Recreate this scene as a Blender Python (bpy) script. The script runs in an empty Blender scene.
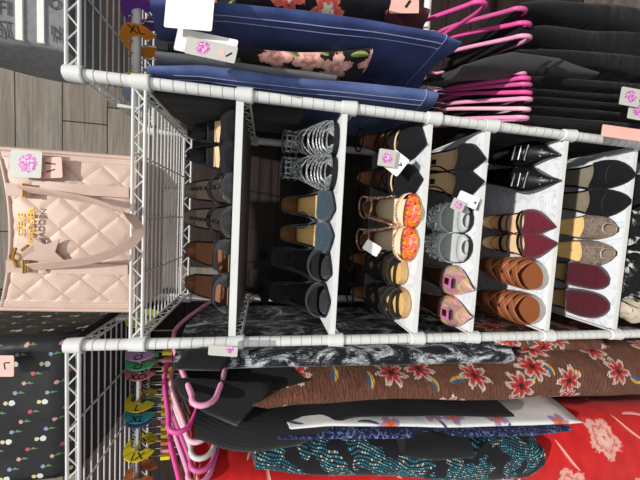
import bpy, bmesh, math, random
from mathutils import Vector, Matrix, noise as mnoise
random.seed(7)
PI = math.pi
scene = bpy.context.scene
COL = scene.collection

# ------------------------------------------------------------------ camera (solved from the shelving's own geometry)
FPX = 295.7
CC = Vector((1.18, -71.30, 61.31))
CR = Vector((0.99655745, 0.07237634, 0.04043408))
CU = Vector((-0.05269042, 0.17638305, 0.98291034))
CF = Vector((-0.06400756, 0.98165711, -0.17958938))
ZS = 76.0                                   # cm from floor to the working origin


def W(v):                                   # working centimetres -> world metres
    return Vector((v[0] / 100, v[1] / 100, (v[2] + ZS) / 100))


def ray(px, py):
    return CF + CR * ((480 - py - 240) / FPX) + CU * ((320 - px) / FPX)


def at(px, py, Y):
    d = ray(px, py)
    return CC + d * ((Y - CC.y) / d.y)


def atz(px, py, Z):
    d = ray(px, py)
    return CC + d * ((Z - CC.z) / d.z)


# ------------------------------------------------------------------ materials
class NT:
    def __init__(s, name):
        s.m = bpy.data.materials.new(name)
        s.m.use_nodes = True
        s.t = s.m.node_tree
        s.n = s.t.nodes
        s.p = s.n['Principled BSDF']
        s.tc = None

    def link(s, a, b):
        s.t.links.new(a, b)

    def coord(s, kind='Object', scale=(1, 1, 1), rot=(0, 0, 0)):
        if s.tc is None:
            s.tc = s.n.new('ShaderNodeTexCoord')
        mp = s.n.new('ShaderNodeMapping')
        mp.inputs['Scale'].default_value = scale
        mp.inputs['Rotation'].default_value = rot
        s.link(s.tc.outputs[kind], mp.inputs[0])
        return mp.outputs[0]

    def val(s, x, sock):
        if isinstance(x, (int, float)):
            sock.default_value = x
        elif isinstance(x, (tuple, list)):
            sock.default_value = tuple(x) if len(x) == 4 or sock.type == 'VECTOR' else tuple(x) + (1,)
        else:
            s.link(x, sock)

    def math(s, op, a, b=0.0, c=None):
        m = s.n.new('ShaderNodeMath')
        m.operation = op
        s.val(a, m.inputs[0])
        s.val(b, m.inputs[1])
        if c is not None:
            s.val(c, m.inputs[2])
        return m.outputs[0]

    def vmath(s, op, a, b=(0, 0, 0)):
        m = s.n.new('ShaderNodeVectorMath')
        m.operation = op
        s.val(a, m.inputs[0])
        s.val(b, m.inputs[1])
        return m.outputs['Value'] if op == 'LENGTH' else m.outputs[0]

    def mix(s, f, a, b):
        m = s.n.new('ShaderNodeMix')
        m.data_type = 'RGBA'
        s.val(f, m.inputs[0])
        s.val(a, m.inputs[6])
        s.val(b, m.inputs[7])
        return m.outputs[2]

    def noise(s, v, scale=5, detail=3, rough=.5, dist=0, dim='3D'):
        m = s.n.new('ShaderNodeTexNoise')
        m.noise_dimensions = dim
        s.link(v, m.inputs['Vector'])
        m.inputs['Scale'].default_value = scale
        m.inputs['Detail'].default_value = detail
        m.inputs['Roughness'].default_value = rough
        m.inputs['Distortion'].default_value = dist
        return m.outputs['Fac']

    def wave(s, v, scale, dist=0, det=2, direction='X'):
        m = s.n.new('ShaderNodeTexWave')
        m.bands_direction = direction
        s.link(v, m.inputs['Vector'])
        m.inputs['Scale'].default_value = scale
        m.inputs['Distortion'].default_value = dist
        m.inputs['Detail'].default_value = det
        return m.outputs['Fac']

    def vor(s, v, scale, rand=1, dim='2D'):
        m = s.n.new('ShaderNodeTexVoronoi')
        m.voronoi_dimensions = dim
        s.link(v, m.inputs['Vector'])
        m.inputs['Scale'].default_value = scale
        m.inputs['Randomness'].default_value = rand
        return m.outputs

    def sep(s, v):
        m = s.n.new('ShaderNodeSeparateXYZ')
        s.link(v, m.inputs[0])
        return m.outputs

    def ramp(s, f, stops, interp='LINEAR'):
        m = s.n.new('ShaderNodeValToRGB')
        m.color_ramp.interpolation = interp
        e = m.color_ramp.elements
        while len(e) < len(stops):
            e.new(0.5)
        for k, (p, c) in enumerate(stops):
            e[k].position = p
            e[k].color = tuple(c) + (1,) if len(c) == 3 else c
        s.link(f, m.inputs[0])
        return m.outputs[0]

    def bump(s, h, strength=.3, dist=.002):
        b = s.n.new('ShaderNodeBump')
        b.inputs['Strength'].default_value = strength
        b.inputs['Distance'].default_value = dist
        s.link(h, b.inputs['Height'])
        s.link(b.outputs[0], s.p.inputs['Normal'])

    def done(s, col=None, rough=.6, metal=0, spec=.4, sheen=0):
        if col is not None:
            s.val(col, s.p.inputs['Base Color'])
        s.val(rough, s.p.inputs['Roughness'])
        s.val(metal, s.p.inputs['Metallic'])
        s.p.inputs['Specular IOR Level'].default_value = spec
        if sheen:
            s.p.inputs['Sheen Weight'].default_value = sheen
        return s.m


def lin(r, g, b):
    f = lambda c: (c / 255 / 12.92) if c <= 10 else ((c / 255 + .055) / 1.055) ** 2.4
    return (f(r), f(g), f(b))


def plain(name, rgb, rough=.6, metal=0, spec=.4, var=.12, scale=60, bump=.15, sheen=0):
    t = NT(name)
    v = t.coord('Object')
    n = t.noise(v, scale, 4)
    c = lin(*rgb)
    d = tuple(x * (1 - var) for x in c)
    u = tuple(min(1, x * (1 + var)) for x in c)
    col = t.ramp(n, [(.3, d), (.7, u)])
    if bump:
        t.bump(n, bump, .001)
    return t.done(col, rough, metal, spec, sheen)


def flowers(t, uv, col, scale, size, thr, stops, petals=5, deep=.35, seed=0.0):
    """five-petalled printed flowers scattered over a cloth; returns the new colour socket"""
    off = t.vmath('ADD', uv, (seed, seed * 1.7, 0))
    o = t.vor(off, scale, .85)
    d = t.vmath('SUBTRACT', off, o['Position'])
    s = t.sep(d)
    rnd = t.sep(o['Color'])
    ang = t.math('ADD', t.math('ARCTAN2', s[1], s[0]), t.math('MULTIPLY', rnd[1], 6.28))
    w = t.math('ABSOLUTE', t.math('COSINE', t.math('MULTIPLY', ang, petals / 2)))
    R = t.math('MULTIPLY', t.math('ADD', t.math('MULTIPLY', w, deep), 1 - deep), size)
    nz = t.noise(off, 6 / size, 2, dim='2D')
    r = t.math('ADD', t.math('DIVIDE', t.vmath('LENGTH', d), R), t.math('MULTIPLY', t.math('SUBTRACT', nz, .5), .5))
    c = t.ramp(r, stops)
    mask = t.math('MULTIPLY', t.math('LESS_THAN', r, 1.0), t.math('GREATER_THAN', rnd[0], thr))
    return t.mix(mask, col, c)


def leaves(t, uv, col, scale, size, thr, c1, c2, seed=3.3, asp=.32):
    off = t.vmath('ADD', uv, (seed, seed * 2.3, 0))
    o = t.vor(off, scale, .9)
    d = t.sep(t.vmath('SUBTRACT', off, o['Position']))
    rnd = t.sep(o['Color'])
    a = t.math('MULTIPLY', rnd[1], 6.28)
    ca, sa = t.math('COSINE', a), t.math('SINE', a)
    x = t.math('ADD', t.math('MULTIPLY', d[0], ca), t.math('MULTIPLY', d[1], sa))
    y = t.math('SUBTRACT', t.math('MULTIPLY', d[1], ca), t.math('MULTIPLY', d[0], sa))
    x = t.math('DIVIDE', x, size)
    y = t.math('DIVIDE', t.math('ADD', y, t.math('MULTIPLY', t.math('MULTIPLY', x, x), size * .16)), size * asp)
    r = t.math('ADD', t.math('MULTIPLY', x, x), t.math('MULTIPLY', y, y))
    mask = t.math('MULTIPLY', t.math('LESS_THAN', r, 1.0), t.math('GREATER_THAN', rnd[0], thr))
    c = t.mix(t.math('GREATER_THAN', y, 0.0), c1, c2)
    return t.mix(mask, col, c)


def cloth_tail(t, col, rough=.85, crinkle=6, b=.35, sheen=.1, spec=.2):
    v = t.coord('Object')
    n1 = t.noise(v, crinkle, 5, .6, .4)
    t.bump(n1, b, .02)
    return t.done(col, rough, 0, spec, sheen)


M = {}
M['white'] = plain('white_powder_coat', (226, 227, 224), .35, 0, .5, .03, 30, 0)
M['white_wire'] = plain('white_coated_wire', (222, 222, 220), .4, 0, .5, .04, 30, 0)
M['groove'] = plain('grey_groove', (150, 152, 150), .5, bump=0)
M['clip'] = plain('grey_plastic_collar', (202, 204, 202), .35, bump=0)
M['chrome'] = plain('chrome', (205, 205, 205), .18, 1, .5, .05, 20, 0)
M['gold'] = plain('gold_metal', (196, 152, 66), .28, 1, .5, .08, 40, 0)


def mk_planks():
    t = NT('weathered_plank_wall')
    g = t.coord('Object')
    s = t.sep(g)
    row = t.math('FLOOR', t.math('DIVIDE', t.math('ADD', s[2], .07), .145))
    seamz = t.math('FRACT', t.math('DIVIDE', t.math('ADD', s[2], .07), .145))
    xo = t.math('ADD', s[0], t.math('MULTIPLY', t.math('FRACT', t.math('MULTIPLY', row, .381)), .9))
    cell = t.math('FLOOR', t.math('DIVIDE', xo, .62))
    seamx = t.math('FRACT', t.math('DIVIDE', xo, .62))
    wn = t.n.new('ShaderNodeTexWhiteNoise')
    wn.noise_dimensions = '2D'
    cb = t.n.new('ShaderNodeCombineXYZ')
    t.link(row, cb.inputs[0])
    t.link(cell, cb.inputs[1])
    t.link(cb.outputs[0], wn.inputs['Vector'])
    base = t.ramp(wn.outputs['Value'], [(0, lin(116, 106, 96)), (.35, lin(150, 138, 124)), (.7, lin(168, 158, 144)), (1, lin(130, 122, 114))])
    gr = t.noise(t.coord('Object', (3, 3, 70)), 2.2, 6, .65, .6)
    gr2 = t.noise(t.coord('Object', (1.2, 1.2, 9)), 2.0, 4, .6)
    c = t.mix(t.ramp(gr, [(.35, (0, 0, 0)), (.75, (1, 1, 1))]), t.mix(.55, base, lin(56, 50, 46)), base)
    c = t.mix(t.ramp(gr2, [(.45, (0, 0, 0)), (.8, (.5, .5, .5))]), c, lin(176, 166, 152))
    sm = t.math('MAXIMUM', t.math('LESS_THAN', seamz, .025), t.math('LESS_THAN', seamx, .007))
    c = t.mix(sm, c, lin(38, 34, 31))
    t.bump(t.math('SUBTRACT', gr, t.math('MULTIPLY', sm, 1.0)), .4, .003)
    return t.done(c, .75, 0, .25)


M['planks'] = mk_planks()


def mk_floor():
    t = NT('grey_floor')
    n = t.noise(t.coord('Object', (1, 8, 1)), 4, 5)
    return t.done(t.ramp(n, [(.3, lin(70, 64, 60)), (.7, lin(110, 102, 96))]), .5)


M['floor'] = mk_floor()
M['board'] = plain('taupe_board', (112, 102, 98), .7, var=.1, scale=8)


def mk_marble():
    t = NT('white_marble_contact_paper')
    v = t.coord('Object', (1, 1, 1), (0, 0, .7))
    n = t.noise(v, 9, 6, .6, 1.4)
    vein = t.math('ABSOLUTE', t.math('SUBTRACT', n, .5))
    m = t.ramp(vein, [(0, (1, 1, 1)), (.012, (.35, .35, .35)), (.05, (0, 0, 0))])
    c = t.mix(t.noise(v, 3, 3), lin(226, 231, 238), lin(238, 240, 243))
    sp = t.math('MULTIPLY', t.sep(m)[0], .5)
    c = t.mix(sp, c, lin(150, 156, 168))
    return t.done(c, .3, 0, .4)


M['marble'] = mk_marble()


def mk_leather(name, rgb, rough=.42, bump=.15):
    t = NT(name)
    v = t.coord('Object')
    n = t.noise(v, 14, 5, .6)
    b = t.vor(v, 420, 1, '3D')
    c = lin(*rgb)
    col = t.ramp(n, [(.3, tuple(x * .86 for x in c)), (.72, tuple(min(1, x * 1.1) for x in c))])
    t.bump(b['Distance'], bump, .0006)
    return t.done(col, rough, 0, .45)


M['bag'] = mk_leather('blush_leather', (208, 180, 163), .5, .2)
M['bag_tr'] = mk_leather('blush_leather_trim', (206, 176, 160), .45, .15)
M['stitch'] = plain('pale_stitching', (242, 222, 206), .8, bump=0)
M['seam'] = plain('quilting_seam', (176, 142, 124), .8, bump=0)
M['blk_suede'] = plain('black_suede', (24, 24, 27), .95, 0, .15, .25, 220, .3, .05)
M['blk_leather'] = mk_leather('black_leather', (20, 20, 22), .3)
M['blk_matte'] = plain('black_matte_fabric', (20, 20, 23), .85, 0, .2, .2, 120, .2, .1)
M['blk_nubuck'] = plain('charcoal_nubuck', (40, 41, 44), .8, 0, .2, .12, 180, .2, .15)
M['blk_sole'] = plain('black_rubber', (18, 18, 19), .6, bump=0)
M['dk_glitter'] = plain('black_glitter_fabric', (50, 50, 54), .45, .3, .6, .8, 500, .5)
M['teal_suede'] = plain('slate_blue_suede', (50, 66, 80), .95, 0, .15, .3, 160, .3, .3)
M['tan_insole'] = plain('tan_insole', (232, 192, 122), .55, var=.05)
M['beige_insole'] = plain('beige_insole', (232, 196, 152), .55, var=.06)
M['brown_insole'] = mk_leather('brown_insole', (132, 86, 58), .4)
M['grey_insole'] = plain('taupe_insole', (146, 128, 114), .5, var=.06)
M['umber_insole'] = plain('umber_insole', (112, 80, 44), .5)
M['dkbrown_insole'] = plain('dark_brown_insole', (92, 66, 48), .5)
M['cream_insole'] = plain('cream_insole', (240, 222, 186), .5, var=.04)
M['silver_insole'] = plain('champagne_metallic_insole', (220, 208, 180), .3, .7, .5, .1, 40, .1)
M['burg'] = plain('burgundy_suede', (96, 26, 42), .9, 0, .2, .2, 140, .25, .3)
M['wine'] = plain('wine_velvet', (74, 20, 32), .9, 0, .2, .2, 140, .25, .3)
M['brown_lth'] = mk_leather('cognac_leather', (148, 88, 54), .4)
M['grey_sole'] = plain('pale_grey_sole', (168, 164, 160), .6)
M['beige_sole'] = plain('beige_espadrille_sole', (198, 160, 112), .8, 0, .2, .25, 300, .4)
M['silver_fab'] = plain('silver_shimmer_fabric', (196, 200, 198), .45, 0, .5, .25, 500, .4)
M['patent'] = plain('black_patent', (16, 15, 17), .12, 0, .6, bump=0)


def mk_spark(name, a, b, c, sc=600):
    t = NT(name)
    o = t.vor(t.coord('Object'), sc, 1, '3D')
    k = t.sep(o['Color'])[0]
    col = t.ramp(k, [(0, lin(*a)), (.5, lin(*b)), (1, lin(*c))])
    t.bump(k, .9, .002)
    return t.done(col, .4, .25, .5)


M['gun_spark'] = mk_spark('gunmetal_glitter', (70, 72, 76), (134, 138, 140), (206, 210, 210), 420)
M['pewter'] = mk_spark('pewter_glitter', (92, 78, 70), (142, 124, 110), (200, 182, 164), 700)
M['crystal'] = mk_spark('crystal_chips', (130, 132, 136), (190, 194, 196), (250, 250, 252), 260)
M['iri'] = None


def mk_iri():
    t = NT('iridescent_foil')
    v = t.coord('Object')
    n = t.noise(v, 26, 2, .5, 1.5)
    c = t.ramp(n, [(.34, lin(222, 120, 172)), (.43, lin(236, 186, 190)), (.49, lin(232, 214, 112)), (.55, lin(232, 168, 176)), (.61, lin(166, 178, 122)), (.68, lin(226, 140, 176))])
    return t.done(c, .25, .45, .6)


M['iri'] = mk_iri()


def mk_flame():
    t = NT('flame_printed_leather')
    v = t.coord('Object', (75, 32, 30))
    n = t.noise(v, 1.0, 2, .5, 1.6)
    c = t.ramp(n, [(.25, lin(176, 26, 86)), (.4, lin(216, 50, 110)), (.49, lin(226, 96, 40)), (.55, lin(240, 186, 40)), (.6, lin(226, 70, 50)), (.78, lin(120, 40, 60))])
    return t.done(c, .35)


M['flame'] = mk_flame()


def mk_gems():
    t = NT('multicolour_beading')
    o = t.vor(t.coord('Object'), 260, 1, '3D')
    k = t.sep(o['Color'])[0]
    c = t.ramp(k, [(0, lin(236, 200, 110)), (.25, lin(220, 90, 60)), (.4, lin(120, 110, 180)), (.55, lin(244, 232, 214)), (.75, lin(210, 150, 90)), (.9, lin(200, 70, 110))], 'CONSTANT')
    t.bump(t.math('SUBTRACT', 1.0, o['Distance']), .8, .003)
    return t.done(c, .3, .2, .6)


M['gems'] = mk_gems()


# ---- garment cloths (UV in decimetres)
def mk_denim(name, a, b):
    t = NT(name)
    uv = t.coord('UV')
    n = t.noise(t.coord('Object'), 9, 5, .6)
    w = t.noise(t.coord('UV', (40, 3, 1)), 6, 3, .6)
    f = t.math('ADD', t.math('MULTIPLY', n, .7), t.math('MULTIPLY', w, .3))
    col = t.ramp(f, [(.32, lin(*a)), (.68, lin(*b))])
    t.bump(w, .25, .002)
    return t.done(col, .85, 0, .2, .1)


M['denim'] = mk_denim('blue_denim', (50, 64, 110), (104, 124, 176))
M['denim_dk'] = mk_denim('deep_blue_denim', (38, 48, 92), (72, 88, 142))
M['denim_grey'] = mk_denim('grey_denim', (84, 86, 90), (112, 114, 118))
M['thread'] = plain('pale_jeans_thread', (140, 152, 190), .8, bump=0)


def mk_paisley():
    t = NT('black_and_white_brushstroke_cloth')
    uv = t.coord('UV', (1.3, .75, 1), (0, 0, .35))
    n = t.noise(uv, 1.5, 8, .72, 1.2, '2D')
    n2 = t.noise(t.coord('UV', (9, 2.5, 1), (0, 0, .5)), 2.0, 5, .7, 1.0, '2D')
    f = t.math('ADD', t.math('MULTIPLY', n, .68), t.math('MULTIPLY', n2, .32))
    col = t.ramp(f, [(.44, lin(16, 18, 23)), (.505, lin(42, 46, 52)), (.545, lin(128, 132, 136)), (.62, lin(206, 208, 208))])
    return cloth_tail(t, col, .8, 9, .4)


M['paisley'] = mk_paisley()
M['blk_cloth'] = None


def mk_black(name, rgb, crinkle=7, b=.35, rib=0):
    t = NT(name)
    v = t.coord('Object')
    n = t.noise(v, 8, 4)
    c = lin(*rgb)
    col = t.ramp(n, [(.3, tuple(x * .8 for x in c)), (.7, tuple(x * 1.25 for x in c))])
    if rib:
        w = t.wave(t.coord('UV'), rib, .3)
        t.bump(w, .25, .002)
        return t.done(col, .85, 0, .25, .1)
    return cloth_tail(t, col, .85, crinkle, b)


M['blk_cloth'] = mk_black('black_jersey', (22, 22, 25))
M['blk_rib'] = mk_black('black_ribbed_knit', (22, 22, 26), rib=3.2)
M['blk_pant'] = mk_black('black_trouser_cloth', (12, 13, 17), 5, .8)
M['blk_trouser'] = mk_black('black_pinstripe_trouser_cloth', (16, 17, 22), rib=3)
M['grey_jersey'] = mk_black('dark_grey_jersey', (58, 59, 62), 6, .3)


def mk_brown():
    t = NT('brown_floral_crepe')
    uv = t.coord('UV')
    base = t.ramp(t.noise(uv, 3, 4), [(.3, lin(104, 62, 44)), (.7, lin(128, 78, 56))])
    c = leaves(t, uv, base, 1.15, .26, .35, lin(66, 104, 150), lin(228, 178, 62), 5.1, .36)
    c = flowers(t, uv, c, .9, .44, .25, [(0, lin(30, 22, 24)), (.2, lin(40, 20, 22)), (.28, lin(196, 34, 34)), (.62, lin(206, 60, 52)), (.78, lin(226, 180, 168)), (1, lin(232, 214, 204))], 7, .55, 1.2)
    w = t.noise(t.coord('UV', (1.6, 12, 1)), 1.6, 3, .6, .8)
    t.bump(w, 1.0, .02)
    return t.done(c, .8, 0, .2, .1)


M['brown_floral'] = mk_brown()


def mk_red():
    t = NT('red_floral_jersey')
    uv = t.coord('UV')
    base = t.ramp(t.noise(uv, 2, 3), [(.3, lin(188, 24, 26)), (.7, lin(216, 36, 36))])
    c = leaves(t, uv, base, .8, .5, .3, lin(240, 196, 184), lin(226, 120, 110), 2.4, .1)
    c = flowers(t, uv, c, .55, .6, .42, [(0, lin(190, 60, 56)), (.15, lin(236, 196, 180)), (.5, lin(228, 164, 150)), (.62, lin(206, 84, 78)), (.75, lin(232, 180, 168)), (1, lin(220, 140, 130))], 5, .3, 4.2)
    return cloth_tail(t, c, .75, 5, .2)


M['red_floral'] = mk_red()


def mk_whitefl():
    t = NT('white_floral_cloth')
    uv = t.coord('UV')
    c = leaves(t, uv, lin(232, 232, 230), 1.3, .3, .45, lin(110, 116, 150), lin(60, 66, 84), 1.4, .16)
    c = flowers(t, uv, c, 1.0, .34, .4, [(0, lin(206, 60, 40)), (.4, lin(232, 120, 60)), (.8, lin(170, 140, 190)), (1, lin(200, 190, 210))], 5, .4, 2.2)
    return cloth_tail(t, c, .7, 8, .2)


M['white_floral'] = mk_whitefl()


def mk_navy():
    t = NT('navy_print_cloth')
    uv = t.coord('UV')
    n = t.noise(uv, 5, 5, .7, 2, '2D')
    c = t.ramp(n, [(.5, lin(24, 30, 58)), (.56, lin(60, 74, 130)), (.64, lin(140, 158, 206)), (.7, lin(30, 38, 70))])
    return cloth_tail(t, c)


M['navy'] = mk_navy()


def mk_teal():
    t = NT('black_cloth_with_teal_dashes')
    uv = t.coord('UV', (1, 1, 1), (0, 0, .16))
    s = t.sep(t.vmath('ADD', uv, t.vmath('MULTIPLY', t.n.new('ShaderNodeCombineXYZ').outputs[0], (0, 0, 0))))
    nz = t.noise(t.coord('UV'), 1.0, 2, .5, 0, '2D')
    a = t.math('MULTIPLY', t.math('ADD', s[0], t.math('MULTIPLY', nz, .5)), 13.0)
    row = t.math('FLOOR', a)
    b = t.math('MULTIPLY', s[1], 15.0)
    sh = t.math('ADD', b, t.math('MULTIPLY', row, .37))
    wn = t.n.new('ShaderNodeTexWhiteNoise')
    wn.noise_dimensions = '2D'
    cb = t.n.new('ShaderNodeCombineXYZ')
    t.link(row, cb.inputs[0])
    t.link(t.math('FLOOR', sh), cb.inputs[1])
    t.link(cb.outputs[0], wn.inputs['Vector'])
    dash = t.math('MULTIPLY', t.math('LESS_THAN', t.math('FRACT', a), .5), t.math('GREATER_THAN', t.math('FRACT', sh), .3))
    dash = t.math('MULTIPLY', dash, t.math('GREATER_THAN', t.noise(t.coord('UV'), 1.6, 2, .5, 0, '2D'), .45))
    cc = t.ramp(wn.outputs['Value'], [(0, lin(40, 110, 128)), (.45, lin(86, 170, 186)), (.7, lin(206, 186, 164)), (.85, lin(60, 90, 100)), (1, lin(170, 200, 206))], 'CONSTANT')
    c = t.mix(dash, lin(24, 25, 30), cc)
    return cloth_tail(t, c, .75, 6, .3)


M['teal_dash'] = mk_teal()


def mk_blackfl(name, seed, stops):
    t = NT(name)
    uv = t.coord('UV')
    c = leaves(t, uv, lin(22, 22, 26), 1.6, .22, .4, lin(96, 110, 52), lin(150, 160, 90), seed, .3)
    c = flowers(t, uv, c, 1.1, .4, .2, stops, 5, .4, seed)
    return cloth_tail(t, c)


M['black_floral'] = mk_blackfl('black_rose_print', 1.9, [(0, lin(240, 214, 196)), (.3, lin(206, 120, 106)), (.6, lin(240, 200, 186)), (1, lin(220, 140, 124))])
M['bright_floral'] = mk_blackfl('black_bright_floral_print', 6.4, [(0, lin(240, 230, 90)), (.25, lin(238, 238, 226)), (.5, lin(214, 66, 60)), (1, lin(230, 130, 110))])
M['pale_pink'] = plain('pale_pink_card', (236, 182, 170), .6, bump=0, var=.03)
M['card'] = plain('white_card', (190, 188, 180), .55, bump=0, var=.02)
M['card_bright'] = plain('bright_white_card', (246, 244, 240), .5, bump=0, var=.02)
M['ink'] = plain('black_ink', (28, 26, 26), .6, bump=0)
M['ink_soft'] = plain('faded_grey_ink', (74, 74, 76), .8, bump=0)


def mk_logo():
    t = NT('magenta_rosette_print')
    o = t.vor(t.coord('Object'), 330, 1, '3D')
    c = t.ramp(t.sep(o['Color'])[0], [(0, lin(186, 90, 166)), (.35, lin(206, 140, 192)), (.6, lin(222, 190, 212)), (.85, lin(176, 90, 156))], 'CONSTANT')
    return t.done(c, .6)


M['logo'] = mk_logo()


def mk_box():
    t = NT('black_nylon_with_small_flowers')
    uv = t.coord('UV')
    s = t.sep(uv)
    CW, CH = .215, .63
    row = t.math('FLOOR', t.math('DIVIDE', s[0], CW))
    a = t.math('ADD', t.math('DIVIDE', s[1], CH), t.math('FRACT', t.math('MULTIPLY', row, .27)))
    col_i = t.math('FLOOR', a)
    fx = t.math('MULTIPLY', t.math('SUBTRACT', t.math('FRACT', t.math('DIVIDE', s[0], CW)), .5), CW)
    fy = t.math('MULTIPLY', t.math('SUBTRACT', t.math('FRACT', a), .5), CH)
    nz = t.math('MULTIPLY', t.math('SUBTRACT', t.noise(uv, 26, 2, dim='2D'), .5), .2)

    def blob(x, y, rx, ry):
        u = t.math('DIVIDE', t.math('SUBTRACT', fx, x), rx)
        v = t.math('DIVIDE', t.math('SUBTRACT', fy, y), ry)
        return t.math('LESS_THAN', t.math('ADD', t.math('ADD', t.math('MULTIPLY', u, u), t.math('MULTIPLY', v, v)), t.math('MULTIPLY', nz, 5)), 1.0)
    pc = t.ramp(t.math('FRACT', t.math('ADD', t.math('MULTIPLY', row, .25), .05)), [(0, lin(214, 206, 150)), (.25, lin(136, 156, 186)), (.5, lin(206, 156, 152)), (.75, lin(196, 84, 92))], 'CONSTANT')
    c = t.ramp(t.noise(t.coord('Object'), 5, 3), [(.3, lin(24, 24, 26)), (.75, lin(44, 44, 46))])
    big = t.math('LESS_THAN', t.math('FRACT', t.math('ADD', t.math('MULTIPLY', row, .25), .05)), .25)
    c = t.mix(blob(.0, -.08, .013, .075), c, lin(96, 140, 84))
    c = t.mix(blob(.015, -.075, .024, .026), c, lin(96, 140, 84))
    c = t.mix(t.math('MULTIPLY', blob(.0, -.085, .062, .06), big), c, lin(214, 220, 214))
    c = t.mix(blob(0, .03, .044, .042), c, pc)
    t.bump(t.noise(t.coord('Object'), 7, 3, .5, .6), .35, .03)
    return t.done(c, .35, 0, .4)


M['flower_box'] = mk_box()
M['tote'] = plain('charcoal_felt', (128, 128, 130), .9, var=.15, scale=90)
M['tote_side'] = plain('dark_charcoal_felt', (88, 88, 92), .9, var=.2, scale=60)
M['ribbon'] = plain('off_white_ribbon', (236, 234, 226), .7, var=.03, bump=0)
PINKS = {'light pink': plain('light_pink_plastic', (240, 158, 194), .4, var=.04, bump=0),
         'hot pink': plain('hot_pink_plastic', (228, 84, 158), .4, var=.05, bump=0),
         'pale grey': plain('pale_grey_plastic', (206, 204, 198), .4, var=.04, bump=0),
         'blush': plain('blush_plastic', (240, 186, 200), .4, var=.04, bump=0),
         'rose': plain('rose_plastic', (206, 92, 150), .4, var=.05, bump=0)}
DISC = {k: plain(k.replace(' ', '_') + '_divider_plastic', c, .4, var=.05, bump=0) for k, c in {
    'yellow': (226, 208, 40), 'orange': (238, 148, 40), 'purple': (122, 62, 170), 'teal': (58, 170, 178), 'green': (96, 196, 132),
    'lime green': (190, 214, 92), 'lavender': (196, 158, 206), 'pink': (222, 132, 140), 'pale blue': (150, 168, 200), 'rust': (176, 104, 64), 'slate blue': (92, 108, 150)}.items()}


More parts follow.
